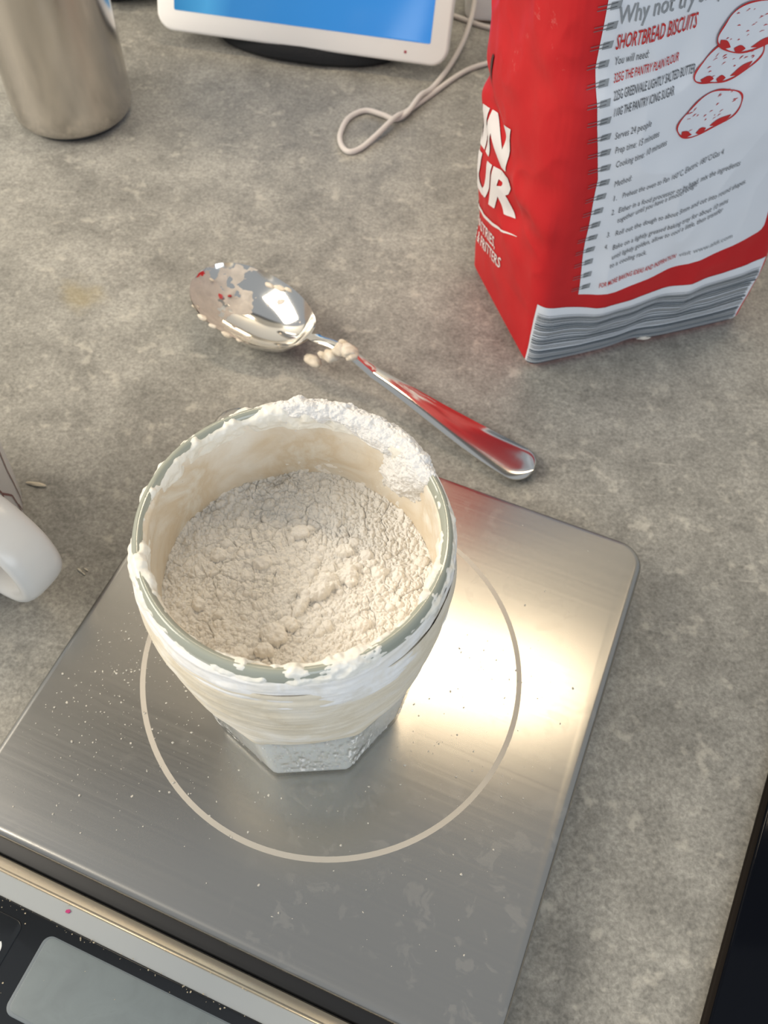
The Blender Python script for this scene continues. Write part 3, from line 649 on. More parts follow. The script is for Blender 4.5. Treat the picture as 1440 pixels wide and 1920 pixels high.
# ------------------------------------------------------------------ flour bag
BC = np.array([0.0683, 0.3154]); EX = np.array([0.93468, 0.35550]); EY = np.array([-0.35550, 0.93468])
BW, BD, BH = 0.125, 0.080, 0.208
PER = 2 * (BW + BD)
bag = thing('flour_bag', 'red and white paper bag of plain flour standing behind the scale', 'flour bag', (BC[0] + 0.045, BC[1] + 0.05, 0))
def rect(s_):
    s_ = np.mod(s_, PER); x = np.zeros_like(s_); y = np.zeros_like(s_)
    a = s_ < BW; x = np.where(a, s_, x)
    b = (s_ >= BW) & (s_ < BW + BD); x = np.where(b, BW, x); y = np.where(b, s_ - BW, y)
    c_ = (s_ >= BW + BD) & (s_ < 2 * BW + BD); x = np.where(c_, BW - (s_ - BW - BD), x); y = np.where(c_, BD, y)
    d_ = s_ >= 2 * BW + BD; x = np.where(d_, 0, x); y = np.where(d_, BD - (s_ - 2 * BW - BD), y)
    return x, y
def lean(z): return -0.105 * np.maximum(0, z - 0.035)
def bagS(s_, z, off=0.0):
    s_ = np.asarray(s_, float); z = np.asarray(z, float)
    rc = 0.0065 + 0.010 * sst(0.03, 0.16, z); x = 0; y = 0
    for k in np.linspace(-1, 1, 9):
        a, b = rect(s_ + k * rc); x = x + a / 9; y = y + b / 9
    # outward direction from smoothed rectangle
    e = 0.001; xa = ya = xb_ = yb_ = 0
    for k in np.linspace(-1, 1, 9):
        a, b = rect(s_ + e + k * rc); xa = xa + a / 9; ya = ya + b / 9; a, b = rect(s_ - e + k * rc); xb_ = xb_ + a / 9; yb_ = yb_ + b / 9
    tx, ty = xa - xb_, ya - yb_; l = np.hypot(tx, ty) + 1e-9; nx, ny = ty / l, -tx / l
    fx = np.sin(PI * np.clip(x / BW, 0, 1)); fy = np.sin(PI * np.clip(y / BD, 0, 1))
    zz = sst(0.0, 0.05, z) * (1 - 0.6 * sst(0.13, 0.20, z))
    bul = (np.abs(ny) * fx * 0.0055 + np.abs(nx) * fy * 0.0050) * zz
    P3 = np.stack([x, y, z], -1)
    wr = 0.0024 * fbm(P3 * np.array([30, 30, 24]), 3, 500) + 0.0016 * (0.35 - np.abs(fbm(P3 * np.array([45, 45, 30]) + 9, 2, 520)) * 1.4)
    wr = wr * sst(0.002, 0.03, z)
    # creases on the narrow side
    side = sst(0.3, 0.9, np.abs(nx)) * (x < BW / 2)
    cz = 0.112 + 0.25 * (y - 0.04)
    wr = wr - 0.0026 * side * np.exp(-((z - cz) / 0.006) ** 2) * sst(0.02, 0.06, y) + 0.0014 * side * np.exp(-((z - cz + 0.012) / 0.007) ** 2)
    wr = wr - 0.0030 * side * np.exp(-((z - 0.072 - 0.5 * (0.04 - y)) / 0.008) ** 2) * np.exp(-((y - 0.025) / 0.016) ** 2)
    wr = wr - 0.0020 * (np.abs(ny) > 0.6) * (y < BD / 2) * np.exp(-((x - 0.058 - 0.15 * z) / 0.010) ** 2) * (1 - sst(0.04, 0.085, z))
    wr = wr + side * (0.0016 * (0.3 - np.abs(fbm(P3 * np.array([60, 60, 48]) + 31, 2, 540)) * 2.0)) * sst(0.03, 0.07, z)
    ins = -0.004 * (1 - sst(0.0, 0.006, z))
    g = bul + wr + ins + off
    x = x + nx * g; y = y + ny * g
    tp = sst(0.190, 0.2075, z); y = y * (1 - 0.92 * tp) + 0.5 * BD * 0.92 * tp
    x = x + lean(z)
    w2 = BC[None, :] if np.ndim(x) == 1 else BC
    return np.stack([BC[0] + EX[0] * x + EY[0] * y, BC[1] + EX[1] * x + EY[1] * y, z + 0.0003], -1)
ns, nz = 420, 210
S_ = np.linspace(0, PER, ns, endpoint=False)[:, None] * np.ones((1, nz)); Z_ = np.linspace(0, BH, nz)[None, :] * np.ones((ns, 1))
Vb = bagS(S_, Z_).reshape(-1, 3); Fb = list(map(tuple, grid_faces(ns, nz, True))); Fb.append(tuple(i * nz for i in range(ns))[::-1]); Fb.append(tuple(i * nz + nz - 1 for i in range(ns)))
mobj('paper_bag', Vb, Fb, m_red, bag)
# folded-over top strip
tx0, tx1 = lean(np.array([BH]))[0] + 0.003, BW + lean(np.array([BH]))[0] - 0.003
Vt = []
for (yy, zz_) in ((0.0362, BH - 0.002), (0.0300, BH + 0.004), (0.0300, BH + 0.012), (0.0440, BH + 0.013), (0.0455, BH - 0.004), (0.0420, BH - 0.005)):
    for xx in (tx0, tx1): Vt.append((BC[0] + EX[0] * xx + EY[0] * yy, BC[1] + EX[1] * xx + EY[1] * yy, zz_))
Ft = [(2 * i, 2 * ((i + 1) % 6), 2 * ((i + 1) % 6) + 1, 2 * i + 1) for i in range(6)] + [tuple(range(0, 12, 2)), tuple(range(1, 12, 2))[::-1]]
mobj('folded_top', Vt, Ft, m_red, bag, smooth=False)
# --- prints: drawn in (s, z) as seen on the bag's faces, laid on the paper surface
def lay(name, pts, faces, m, off, parent=bag):
    p = np.asarray(pts, float); s_ = p[:, 0] - lean(p[:, 1])
    return mobj(name, bagS(s_, p[:, 1], off), faces, m, parent)
def patch(name, fn, n1, n2, m, off):
    u = np.linspace(0, 1, n1)[:, None] * np.ones((1, n2)); v = np.linspace(0, 1, n2)[None, :] * np.ones((n1, 1))
    s_, z = fn(u, v); return lay(name, np.stack([s_, z], -1).reshape(-1, 2), grid_faces(n1, n2), m, off)
def ipl(x, tab): a = np.array(tab); return np.interp(x, a[:, 0], a[:, 1])
# white recipe panel
Lft = [(0.045, 0.0170), (0.0521, 0.0165), (0.0831, 0.0125), (0.1167, 0.0100), (0.1645, -0.0022), (0.20, -0.0045)]
def pan(u, v):
    z0 = ipl(u, [(0, 0.0518), (0.10, 0.0505), (0.2, 0.0505), (0.5, 0.0580), (0.85, 0.0650), (0.97, 0.0676), (0.99, 0.069), (1, 0.0715)]); z = z0 + v * (0.1935 - z0)
    l = ipl(z, Lft); r = ipl(z, [(0.05, 0.1085), (0.0685, 0.1085), (0.0985, 0.1020), (0.19, 0.089)]); return l + u * (r - l), z
panel = patch('recipe_panel', pan, 150, 190, m_paper, 0.00025)
# lighter double line at the right and foot of the panel
# white band with stacked-line code at the foot
def band(u, v):
    z1 = ipl(u, [(0, 0.0465), (0.12, 0.0440), (0.25, 0.0408), (0.45, 0.0425), (0.7, 0.0462), (1, 0.0475)]); z0 = 0.0022
    return -0.0035 + u * 0.1235 + 0.001 * v, z0 + v * (z1 - z0)
patch('code_band', band, 150, 60, m_paper, 0.00025)
Vl, Fl, Vl2, Fl2 = [], [], [], []
v = 0.06; k = 0
rr = random.Random(5)
while v < 0.90:
    tk = rr.choice((0.005, 0.007, 0.010, 0.015, 0.022)); gap = rr.choice((0.008, 0.011, 0.016, 0.024))
    u0 = 0.012; u1 = rr.choice((0.985, 0.99, 0.975))
    us = np.linspace(u0, u1, 160); tgt, tf = (Vl, Fl) if rr.random() < 0.68 else (Vl2, Fl2)
    for vv in (v, v + tk):
        s_, z = band(us, np.full(160, vv) + 0.004 * np.sin(us * 17 + v * 9)); tgt += list(np.stack([s_, z], -1))
    b0 = len(tgt) - 320; tf += [(b0 + i, b0 + i + 1, b0 + 161 + i, b0 + 160 + i) for i in range(159)]
    v += tk + gap
lay('code_lines', Vl, Fl, m_inklines, 0.0007); lay('code_lines', Vl2, Fl2, m_inkmid, 0.0007)

def text_mesh(body, bold=0.0, shear=0.0):
    cu = bpy.data.curves.new('t', 'FONT'); cu.body = body; cu.size = 1; cu.offset = bold; cu.shear = shear; cu.resolution_u = 2
    ob = bpy.data.objects.new('t', cu); COL.objects.link(ob); dg = bpy.context.evaluated_depsgraph_get(); dg.update()
    me = bpy.data.meshes.new_from_object(ob.evaluated_get(dg)); bpy.data.objects.remove(ob); bpy.data.curves.remove(cu)
    bm = bmesh.new(); bm.from_mesh(me); bpy.data.meshes.remove(me); bmesh.ops.triangulate(bm, faces=bm.faces)
    return bm
def text(name, body, p0, p1, height, m, bold=0.0, slant=-0.12, sub=0, off=0.0008, parent=None):
    """line of lettering from p0 to p1 (baseline ends, (s,z)); height = cap height"""
    bm = text_mesh(body, bold)
    for _ in range(sub): bmesh.ops.subdivide_edges(bm, edges=bm.edges, cuts=1, use_grid_fill=False); bmesh.ops.triangulate(bm, faces=bm.faces)
    v = np.array([x.co for x in bm.verts]); fs = [tuple(x.index for x in f.verts) for f in bm.faces]; bm.free()
    x0, x1 = v[:, 0].min(), v[:, 0].max(); p0 = np.array(p0); p1 = np.array(p1)
    a = (v[:, 0] - x0) / (x1 - x0); b = v[:, 1] / 0.69 * height
    pts = p0 + a[:, None] * (p1 - p0) + b[:, None] * np.array([slant, 1.0])
    return lay(name, pts, fs, m, off)
def tl(body, p0, p1, h_, m=m_inkgrey, bold=0.0, sub=0): return text('recipe_text', body, p0, p1, h_, m, bold, sub=sub)
tl('Why not try simple', (0.0014, 0.1810), (0.0440, 0.1880), 0.0064, m_inkmid, 0.006)
tl('SHORTBREAD BISCUITS', (0.0034, 0.1716), (0.0322, 0.1770), 0.0056, m_inkred, 0.010)
tl('You will need:', (0.0047, 0.1655), (0.0165, 0.1680), 0.0032)
tl('325G THE PANTRY PLAIN FLOUR', (0.0061, 0.1588), (0.0294, 0.1650), 0.0035, m_inkred, 0.008)
tl('225G GREENVALE LIGHTLY SALTED BUTTER', (0.0072, 0.1523), (0.0374, 0.1599), 0.0035, m_inkgrey, 0.008)
tl('110G THE PANTRY ICING SUGAR', (0.0086, 0.1459), (0.0310, 0.1524), 0.0035, m_inkgrey, 0.008)
tl('Serves 24 people', (0.0118, 0.1357), (0.0252, 0.1403), 0.0030)
tl('Prep time: 15 minutes', (0.0136, 0.1292), (0.0302, 0.1349), 0.0030)
tl('Cooking time: 10 minutes', (0.0156, 0.1224), (0.0350, 0.1302), 0.0030)
tl('Method:', (0.0177, 0.1127), (0.0240, 0.1156), 0.0030)
tl('1.', (0.0195, 0.1051), (0.0208, 0.1056), 0.0028); tl('Preheat the oven to Fan 160\u00b0C, Electric 180\u00b0C/Gas 4.', (0.0230, 0.1063), (0.0647, 0.1206), 0.0028)
tl('2.', (0.0205, 0.0977), (0.0218, 0.0981), 0.0028); tl('Either in a food processor or by hand, mix the ingredients', (0.0234, 0.0986), (0.0749, 0.1134), 0.0028)
tl('together until you have a smooth dough.', (0.0243, 0.0930), (0.0568, 0.1070), 0.0028)
tl('3.', (0.0216, 0.0855), (0.0229, 0.0859), 0.0028); tl('Roll out the dough to about 5mm and cut into round shapes.', (0.0255, 0.0858), (0.0837, 0.1015), 0.0028)
tl('4.', (0.0224, 0.0784), (0.0237, 0.0787), 0.0028); tl('Bake on a lightly greased baking tray for about 10 mins', (0.0263, 0.0778), (0.0778, 0.0930), 0.0028)
tl('until lightly golden, allow to cool a little, then transfer', (0.0273, 0.0721), (0.0768, 0.0886), 0.0028)
tl('to a cooling rack.', (0.0275, 0.0670), (0.0446, 0.0716), 0.0028)
tl('FOR MORE BAKING IDEAS AND INSPIRATION', (0.0254, 0.0552), (0.0616, 0.0650), 0.0029, m_inkred, 0.008); tl('visit www.aldi.com', (0.0632, 0.0653), (0.0894, 0.0704), 0.0027, m_inkmid)
# shortbread drawings
def stroke(pts, wd, closed=True):
    p = np.array(pts); n = len(p); tn = np.roll(p, -1, 0) - np.roll(p, 1, 0)
    if not closed: tn[0] = p[1] - p[0]; tn[-1] = p[-1] - p[-2]
    tn /= np.linalg.norm(tn, axis=1)[:, None] + 1e-12; nn = np.stack([-tn[:, 1], tn[:, 0]], 1); wv = np.asarray(wd)[..., None] if np.ndim(wd) else wd
    V = np.concatenate([p + nn * wv / 2, p - nn * wv / 2]); F = [(i, (i + 1) % n, n + (i + 1) % n, n + i) for i in range(n if closed else n - 1)]
    return V, F
def biscuit(cx, cz, rx, rz, rot, seed, flip=1):
    a = np.linspace(0, 2 * PI, 90, endpoint=False); k = 1 + 0.05 * np.sin(3 * a + seed) + 0.035 * np.sin(5 * a + 2 * seed)
    c_, s_ = math.cos(rot), math.sin(rot)
    def tf(x, y): return np.stack([cx + x * c_ - y * s_, cz + x * s_ + y * c_], -1)
    allV, allF = [], []
    def add(VF):
        k0 = sum(len(x) for x in allV); allV.append(VF[0]); allF.extend(tuple(k0 + i for i in f) for f in VF[1])
    add(stroke(tf(rx * k * np.cos(a), rz * k * np.sin(a)), 0.0006 + 0.0002 * np.sin(7 * a)))
    r_ = random.Random(seed)
    # thick shaded edge with gaps along the near side
    for seg in ((3.5, 4.1), (4.25, 4.6), (4.75, 5.5)):
        aa = np.linspace(seg[0], seg[1], 22); kk = 1 + 0.05 * np.sin(3 * aa + seed) + 0.035 * np.sin(5 * aa + 2 * seed); ww = np.sin(np.linspace(0, PI, 22)) * 0.0026 + 0.0002
        add(stroke(tf((rx * kk - 0.0014) * np.cos(aa), (rz * kk - 0.0014) * np.sin(aa)), ww, False))
    for _ in range(24):
        x, y = r_.uniform(-0.75, 0.75) * rx, r_.uniform(-0.5, 0.7) * rz; l = r_.uniform(0.0006, 0.0020); an = r_.uniform(-0.1, 0.7)
        p = tf(np.array([x, x + l / 2 * math.cos(an), x + l * math.cos(an)]), np.array([y, y + l / 2 * math.sin(an) + 0.0002, y + l * math.sin(an)]))
        add(stroke(p, np.array([0.0001, r_.uniform(0.0002, 0.0005), 0.0001]), False))
    return np.concatenate(allV), allF
def fillpatch(cx, cz, rx, rz, rot, seed):
    a = np.linspace(0, 2 * PI, 60, endpoint=False); k = 1 + 0.05 * np.sin(3 * a + seed) + 0.035 * np.sin(5 * a + 2 * seed); c_, s_ = math.cos(rot), math.sin(rot)
    V = [(cx, cz)]; F = []
    for q_ in (0.25, 0.5, 0.75, 1.0):
        x, y = q_ * rx * k * np.cos(a), q_ * rz * k * np.sin(a); V += list(np.stack([cx + x * c_ - y * s_, cz + x * s_ + y * c_], -1))
    F = [(0, 1 + i, 1 + (i + 1) % 60) for i in range(60)]
    for q_ in range(3): F += [(1 + q_ * 60 + i, 1 + (q_ + 1) * 60 + i, 1 + (q_ + 1) * 60 + (i + 1) % 60, 1 + q_ * 60 + (i + 1) % 60) for i in range(60)]
    return V, F
for (cx, cz, rx, rz, rot, sd, o1) in ((0.0503, 0.1413, 0.0135, 0.0085, 0.33, 3, 0.0005), (0.0520, 0.1625, 0.0140, 0.0085, 0.28, 5, 0.0005), (0.0585, 0.1738, 0.0160, 0.0092, 0.02, 8, 0.0009)):
    V, F = fillpatch(cx, cz, rx, rz, rot, sd); lay('biscuit_drawing', V, F, m_paper, o1)
    V, F = biscuit(cx, cz, rx, rz, rot, sd); lay('biscuit_drawing', V, F, m_inkred, o1 + 0.0003)
# spiral binding drawn down the panel's left edge
zz_ = np.linspace(0.0565, 0.1875, 19)
for z in zz_:
    l = float(ipl(np.array(z), Lft)); r_ = 0.0034
    V, F = [], []
    for (s0, s1, z0, z1) in ((l + 0.0012, l + 0.0048, -0.0014, 0.0014),):
        b = len(V); V += [(s0, z + z0), ((s0 + s1) / 2, z + z0 + 0.0004), (s1, z + z0 + 0.0008), (s1, z + z1 + 0.0008), ((s0 + s1) / 2, z + z1 + 0.0004), (s0, z + z1)]; F += [(b, b + 1, b + 4, b + 5), (b + 1, b + 2, b + 3, b + 4)]
    lay('binding_hole', V, F, m_inkmid, 0.0005)
    V, F = [], []
    for dz in (0.0007, -0.0007):
        x = np.linspace(l - 0.0036, l + 0.0034, 8); p = np.stack([x, z + dz + 0.0012 * (x - l) / 0.004 - 0.0002], -1); v_, f_ = stroke(p, np.full(8, 0.00028), False); b = len(V); V += list(v_); F += [tuple(b + i for i in f) for f in f_]
    lay('binding_wire', V, F, m_inkgrey, 0.0007)
# lettering on the narrow red side and front (s negative runs away from the corner)
def side(name, body, s0, z0, s1, z1, hgt, m, bold=0.0, sub=2, slant=0.06):
    return text(name, body, (-s0, z0), (-s1, z1), hgt, m, bold, slant, sub, off=0.00045)
side('front_lettering', 'PLAIN', 0.136, 0.067, 0.0420, 0.0985, 0.0215, m_inkwhite, 0.045, 3)
side('front_lettering', 'FLOUR', 0.135, 0.038, 0.0345, 0.0755, 0.0220, m_inkwhite, 0.045, 3)
V, F = stroke(np.stack([-np.linspace(0.10, 0.0270, 30), 0.0425 + 0.0275 * np.linspace(0, 1, 30) - 0.004 * np.sin(np.linspace(0, PI, 30))], -1), np.sin(np.linspace(0.15, PI - 0.1, 30)) * 0.0022, False); lay('underline_swoosh', V, F, m_inkwhite, 0.0005)
side('front_lettering', 'FOR CAKES, PASTRIES,', 0.117, 0.020, 0.0445, 0.0460, 0.0072, m_inkwhite, 0.012, 1)
side('front_lettering', 'PANCAKES & FRITTERS', 0.110, 0.012, 0.0370, 0.0390, 0.0072, m_inkwhite, 0.012, 1)
V, F = stroke(np.array([(-0.0665, 0.1400), (-0.0675, 0.1360), (-0.0687, 0.1320), (-0.0687, 0.1275), (-0.0672, 0.1240)]), np.array([0.0016, 0.0028, 0.0034, 0.0028, 0.0006]), False); lay('brush_mark', V, F, m_inkbrown, 0.0005)
V, F = fillpatch(-0.0625, 0.1205, 0.0018, 0.0013, -0.6, 2); lay('brush_mark', V, F, m_inkbrown, 0.0005)
q_ = bagS(np.array([0.068]), np.array([0.0045]))[0]
blob('torn_paper_bit', (q_[0], q_[1] + 0.0004, q_[2]), (0.0048, 0.0018, 0.0018), mat('torn_paper', (0.62, 0.58, 0.52), 0.8), bag, 91, 0.36)

# ------------------------------------------------------------------ steel bottle
bot = thing('steel_bottle', 'tall brushed stainless steel bottle standing beside the tablet display', 'bottle', (-0.2095, 0.5120, 0))
lathe('bottle_body', [(0.0003, 0.0022), (0.0318, 0.0022), (0.0345, 0.0030), (0.0358, 0.0050), (0.0364, 0.0085), (0.0365, 0.02), (0.0365, 0.168), (0.0360, 0.178), (0.0335, 0.190), (0.0290, 0.200), (0.0245, 0.207), (0.0235, 0.212), (0.0235, 0.218)], m_bottle, bot, 96, (-0.2095, 0.5120, 0))
lathe('base_ring', [(0.0003, 0.0), (0.0310, 0.0), (0.0325, 0.0008), (0.0325, 0.0024), (0.0003, 0.0024)], m_navy, bot, 64, (-0.2095, 0.5120, 0))
lathe('screw_cap', [(0.0003, 0.214), (0.0262, 0.214), (0.0268, 0.216), (0.0268, 0.238), (0.0255, 0.242), (0.0003, 0.243)], m_blackplastic, bot, 64, (-0.2095, 0.5120, 0))
# dark dish behind the bottle
lathe('dark_bowl', [(0.0003, 0.0), (0.028, 0.0), (0.034, 0.002), (0.043, 0.014), (0.047, 0.026), (0.0455, 0.0262), (0.041, 0.015), (0.032, 0.005), (0.0003, 0.004)], m_navy, None, 64, (-0.2150, 0.6700, 0), origin=(-0.2150, 0.6700, 0))
tag(bpy.data.objects['dark_bowl'], 'small dark round bowl behind the steel bottle', 'bowl')

# ------------------------------------------------------------------ smart display
TL = np.array([-0.1700, 0.5898]); TR = np.array([0.0232, 0.5640]); td = TR - TL; TWd = np.hypot(*td); td /= TWd
TANG = math.atan2(td[1], td[0]); tmid = (TL + TR) / 2
disp = thing('smart_display', 'white framed tablet display with lit blue screen leaning back on a dark stand', 'display', (tmid[0], tmid[1], 0), TANG)
TILT = math.radians(24)
def tloc(V, z0=0.0105, y0=0.0):
    """x across, y = up the glass, z = out of the glass towards the viewer"""
    V = np.asarray(V, float); up_ = np.array([0, math.sin(TILT), math.cos(TILT)]); nn = np.array([0, -math.cos(TILT), math.sin(TILT)])
    return np.stack([V[:, 0], y0 + V[:, 1] * up_[1] + V[:, 2] * nn[1], z0 + V[:, 1] * up_[2] + V[:, 2] * nn[2]], -1)
def tobj(name, V, F, m, parent=disp): o = mobj(name, tloc(V), F, m, parent, origin=(0, 0, 0)); auto_smooth(o, 45); return o
hw = TWd / 2
V, F = rbox(-hw, hw, 0, 0.125, -0.010, 0.0, 0.011, 0.0022, 10, 4); frame = tobj('white_frame', V, F, m_white_pl)
V, F = rbox(-hw + 0.0120, hw - 0.0120, 0.0128, 0.111, -0.002, 0.00025, 0.001, 0.0001, 3, 2); o = tobj('screen', V, F, m_screen)
V, F = rbox(hw - 0.0285, hw - 0.0268, 0.0055, 0.0072, -0.001, 0.00025, 0.0005, 0.0001, 4, 2); o = tobj('red_dot', V, F, mat('red_dot', (0.35, 0.04, 0.06), 0.5))
# dark fabric stand under and behind the screen
n = 48; a = np.linspace(0, 2 * PI, n, endpoint=False); Vd = []; lev = ((0.0, 0.064, 0.030, 0.030), (0.004, 0.066, 0.033, 0.030), (0.012, 0.064, 0.031, 0.032), (0.04, 0.052, 0.020, 0.047), (0.06, 0.046, 0.012, 0.055))
for (z, rx, ry, yc) in lev:
    for t_ in a: Vd.append((rx * np.sign(math.cos(t_)) * abs(math.cos(t_)) ** 0.8, yc + ry * math.sin(t_), z))
Fd = [(i * n + j, i * n + (j + 1) % n, (i + 1) * n + (j + 1) % n, (i + 1) * n + j) for i in range(len(lev) - 1) for j in range(n)] + [tuple(range(n))[::-1], tuple((len(lev) - 1) * n + j for j in range(n))]
o = mobj('fabric_stand', Vd, Fd, m_fabric, disp, origin=(0, 0, 0))

# ------------------------------------------------------------------ cables, white plug box
R0 = 0.0017
cable = tube('charging_cable', [(0.150, 0.640, R0), (0.110, 0.622, R0), (0.080, 0.604, R0), (0.0559, 0.5897, R0), (0.036, 0.5760, R0), (0.0119, 0.5445, R0), (-0.0010, 0.5265, R0 + 0.001), (-0.0077, 0.5170, R0 + 0.003), (-0.0180, 0.5010, R0 + 0.0015), (-0.0270, 0.4890, R0), (-0.0342, 0.4842, R0), (-0.0395, 0.4900, R0), (-0.0411, 0.5016, R0), (-0.0370, 0.5180, R0), (-0.0270, 0.5268, R0), (-0.0160, 0.5235, R0), (-0.0075, 0.5195, R0), (0.0000, 0.5250, R0 + 0.002), (0.0075, 0.5400, R0 + 0.0040), (0.0150, 0.5530, R0 + 0.0015), (0.0260, 0.5780, R0 + 0.002), (0.0350, 0.6050, 0.006), (0.0400, 0.6250, 0.012), (0.0420, 0.6450, 0.016), (0.0420, 0.6750, 0.012), (0.030, 0.700, R0)], R0, m_cable, None, 12, 10, origin=(0, 0.52, 0))
tag(cable, 'thin white cable looped and twisted on the worktop beside the tablet display', 'cable')
c2 = tube('power_cable', [(0.0200, 0.6480, R0), (0.0350, 0.6400, R0), (0.0480, 0.6330, R0), (0.0620, 0.6290, R0), (0.085, 0.628, R0), (0.120, 0.632, R0)], R0, m_cable, None, 12, 10, origin=(0.05, 0.633, 0))
tag(c2, 'white cable lying in front of the white plug box', 'cable')
pb = thing('plug_box', 'white plastic power box behind the looped cable', 'power box', (0.075, 0.668, 0))
V, F = rbox(0.0360, 0.1250, 0.6390, 0.7000, 0.0006, 0.045, 0.008, 0.003, 8, 4); o = mobj('housing', V, F, m_white_pl, pb); auto_smooth(o, 45)
V, F = rbox(0.0375, 0.1235, 0.6405, 0.6985, 0.0, 0.0010, 0.007, 0.0002, 8, 2); o = mobj('base_foot', V, F, mat('brown_foot', (0.20, 0.11, 0.06), 0.6), pb); auto_smooth(o, 45)

# ------------------------------------------------------------------ mug
MX, MY = -0.1970, 0.1990
mug = thing('mug', 'white glazed mug with dark red branch drawing and thick handle at the left edge', 'mug', (MX, MY, 0))
lathe('mug_body', [(0.0003, 0.0015), (0.0270, 0.0015), (0.0285, 0.0), (0.0310, 0.0), (0.0350, 0.0018), (0.0382, 0.0060), (0.0398, 0.0130), (0.0410, 0.030), (0.0425, 0.060), (0.0440, 0.092), (0.0440, 0.0945), (0.0428, 0.0955), (0.0415, 0.0945), (0.0400, 0.060), (0.0380, 0.020), (0.0330, 0.0090), (0.0003, 0.0075)], m_ceramic, mug, 96, (MX, MY, 0))
HA = math.radians(-29); hd = np.array([math.cos(HA), math.sin(HA), 0]); hs = np.array([-math.sin(HA), math.cos(HA), 0])
pts = [(0.038, 0.066), (0.050, 0.0670), (0.062, 0.0640), (0.0720, 0.0560), (0.0755, 0.0450), (0.0735, 0.0340), (0.0650, 0.0230), (0.0530, 0.0175), (0.037, 0.0160)]
Q = []; Pp = [np.array(p) for p in pts]; Ee = [2 * Pp[0] - Pp[1]] + Pp + [2 * Pp[-1] - Pp[-2]]
for i in range(1, len(Ee) - 2):
    for k in range(8):
        t_ = k / 8; a_, b_, c_, d_ = Ee[i - 1:i + 3]; Q.append(0.5 * (2 * b_ + (c_ - a_) * t_ + (2 * a_ - 5 * b_ + 4 * c_ - d_) * t_ * t_ + (3 * b_ - a_ - 3 * c_ + d_) * t_ ** 3))
Q.append(Pp[-1]); Q = np.array(Q); Tn = np.gradient(Q, axis=0); Tn /= np.linalg.norm(Tn, axis=1)[:, None]; Nn = np.stack([-Tn[:, 1], Tn[:, 0]], 1)
n = 20; Vh = []
for q_, nn in zip(Q, Nn):
    for k in range(n):
        a_ = 2 * PI * k / n; ca, sa = math.cos(a_), math.sin(a_)
        wdt = 0.0100 * np.sign(ca) * abs(ca) ** 0.7; tkk = 0.0044 * np.sign(sa) * abs(sa) ** 0.8
        rz = q_ + nn * tkk; p = hd * rz[0] + hs * wdt; Vh.append((MX + p[0], MY + p[1], rz[1]))
Fh = [(i * n + j, i * n + (j + 1) % n, (i + 1) * n + (j + 1) % n, (i + 1) * n + j) for i in range(len(Q) - 1) for j in range(n)] + [tuple(range(n))[::-1], tuple((len(Q) - 1) * n + j for j in range(n))]
o = mobj('handle', Vh, Fh, m_ceramic, mug)
bm = bmesh.new(); bm.from_mesh(o.data); bmesh.ops.recalc_face_normals(bm, faces=bm.faces); bm.to_mesh(o.data); bm.free()
def mugp(az, z, off): r = np.interp(z, [0.006, 0.013, 0.03, 0.06, 0.092], [0.0382, 0.0398, 0.0410, 0.0425, 0.0440]) + off; return np.array([MX + r * math.cos(az), MY + r * math.sin(az), z])
def twig(path, wd):
    V = []; F = []; az = np.radians(np.array([p[0] for p in path])); zz = np.array([p[1] for p in path]); tt = np.linspace(0, len(path) - 1, 24)
    az = np.interp(tt, range(len(path)), az); zz = np.interp(tt, range(len(path)), zz)
    for i in range(24):
        w_ = wd * (1 - 0.6 * i / 23)
        V += [mugp(az[i] - w_ / 0.042, zz[i], 0.0002), mugp(az[i] + w_ / 0.042, zz[i], 0.0002)]
    F = [(2 * i, 2 * i + 1, 2 * i + 3, 2 * i + 2) for i in range(23)]
    return mobj('branch_drawing', V, F, m_branch, mug)
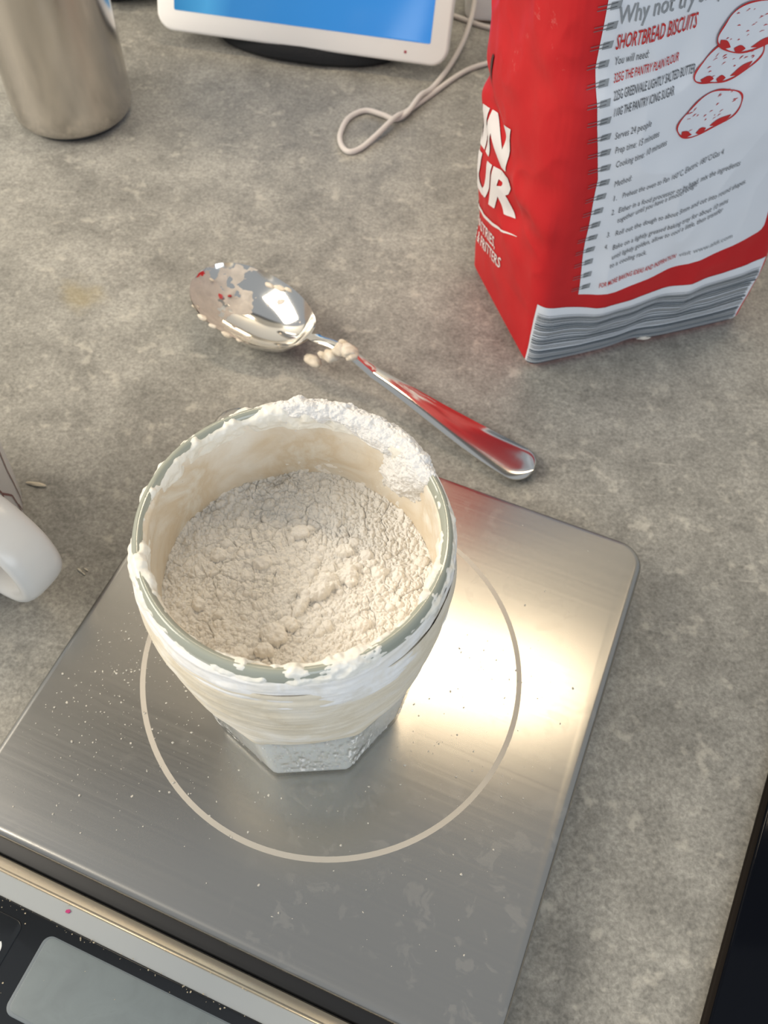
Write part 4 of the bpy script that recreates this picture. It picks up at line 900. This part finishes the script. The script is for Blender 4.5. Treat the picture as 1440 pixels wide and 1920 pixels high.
for path, wd in (([(-10, 0.062), (-6, 0.052), (-2, 0.040), (-4, 0.030), (-1, 0.018), (-3, 0.010)], 0.0006), ([(-4, 0.030), (-9, 0.024), (-11, 0.019)], 0.0005), ([(-2, 0.040), (6, 0.030), (9, 0.018), (8, 0.012)], 0.0006), ([(9, 0.020), (12, 0.012)], 0.0005), ([(-6, 0.052), (-14, 0.046)], 0.0005), ([(16, 0.06), (14, 0.04), (17, 0.018), (15, 0.009)], 0.0007), ([(-1, 0.018), (3, 0.012)], 0.0004)):
    twig(path, wd)

# ------------------------------------------------------------------ hob at the right
h0 = np.array([0.1579, 0.1181]); h1 = np.array([0.1168, 0.0254]); hdv = (h0 - h1) / np.hypot(*(h0 - h1)); HANG = math.atan2(hdv[1], hdv[0])
hob = thing('hob', 'black glass hob set into the worktop at the lower right corner', 'hob', (h1[0], h1[1], 0), HANG)
V, F = rbox(-0.12, 0.40, -0.50, -0.0008, 0.0, 0.0030, 0.006, 0.0008, 6, 3); o = mobj('edge_trim', V, F, m_hobedge, hob, origin=(0, 0, 0)); auto_smooth(o, 45)
V, F = rbox(-0.117, 0.397, -0.497, -0.0028, 0.0020, 0.0042, 0.005, 0.0008, 6, 3); o = mobj('glass_top', V, F, m_hob, hob, origin=(0, 0, 0)); auto_smooth(o, 45)

# ------------------------------------------------------------------ dried bits on the worktop
tag(blob('dried_dough_curl', (-0.1606, 0.2285, 0.0009), (0.0048, 0.0010, 0.0010), mat('dry_dough', (0.66, 0.58, 0.44), 0.5), None, 31, -0.12), 'small dried curl of dough on the worktop beside the mug', 'dough crumb')
for i_, (x, y, s_) in enumerate(((-0.1310, 0.1855, 0.0010), (-0.1285, 0.1862, 0.0007), (-0.1290, 0.1840, 0.0008))):
    tag(blob('dough_crumb', (x, y, s_ * 0.5), (s_ * 1.6, s_ * 0.5, s_ * 0.5), mat('dry_crumb', (0.60, 0.56, 0.46), 0.6), None, 35 + i_, -0.6), ('largest dried crumb between the mug handle and the scale', 'smallest dried crumb, nearest the scale, beside the mug handle', 'middle-sized dried crumb lowest of the three beside the mug handle')[i_], 'crumb', 'dried crumbs beside the mug handle')
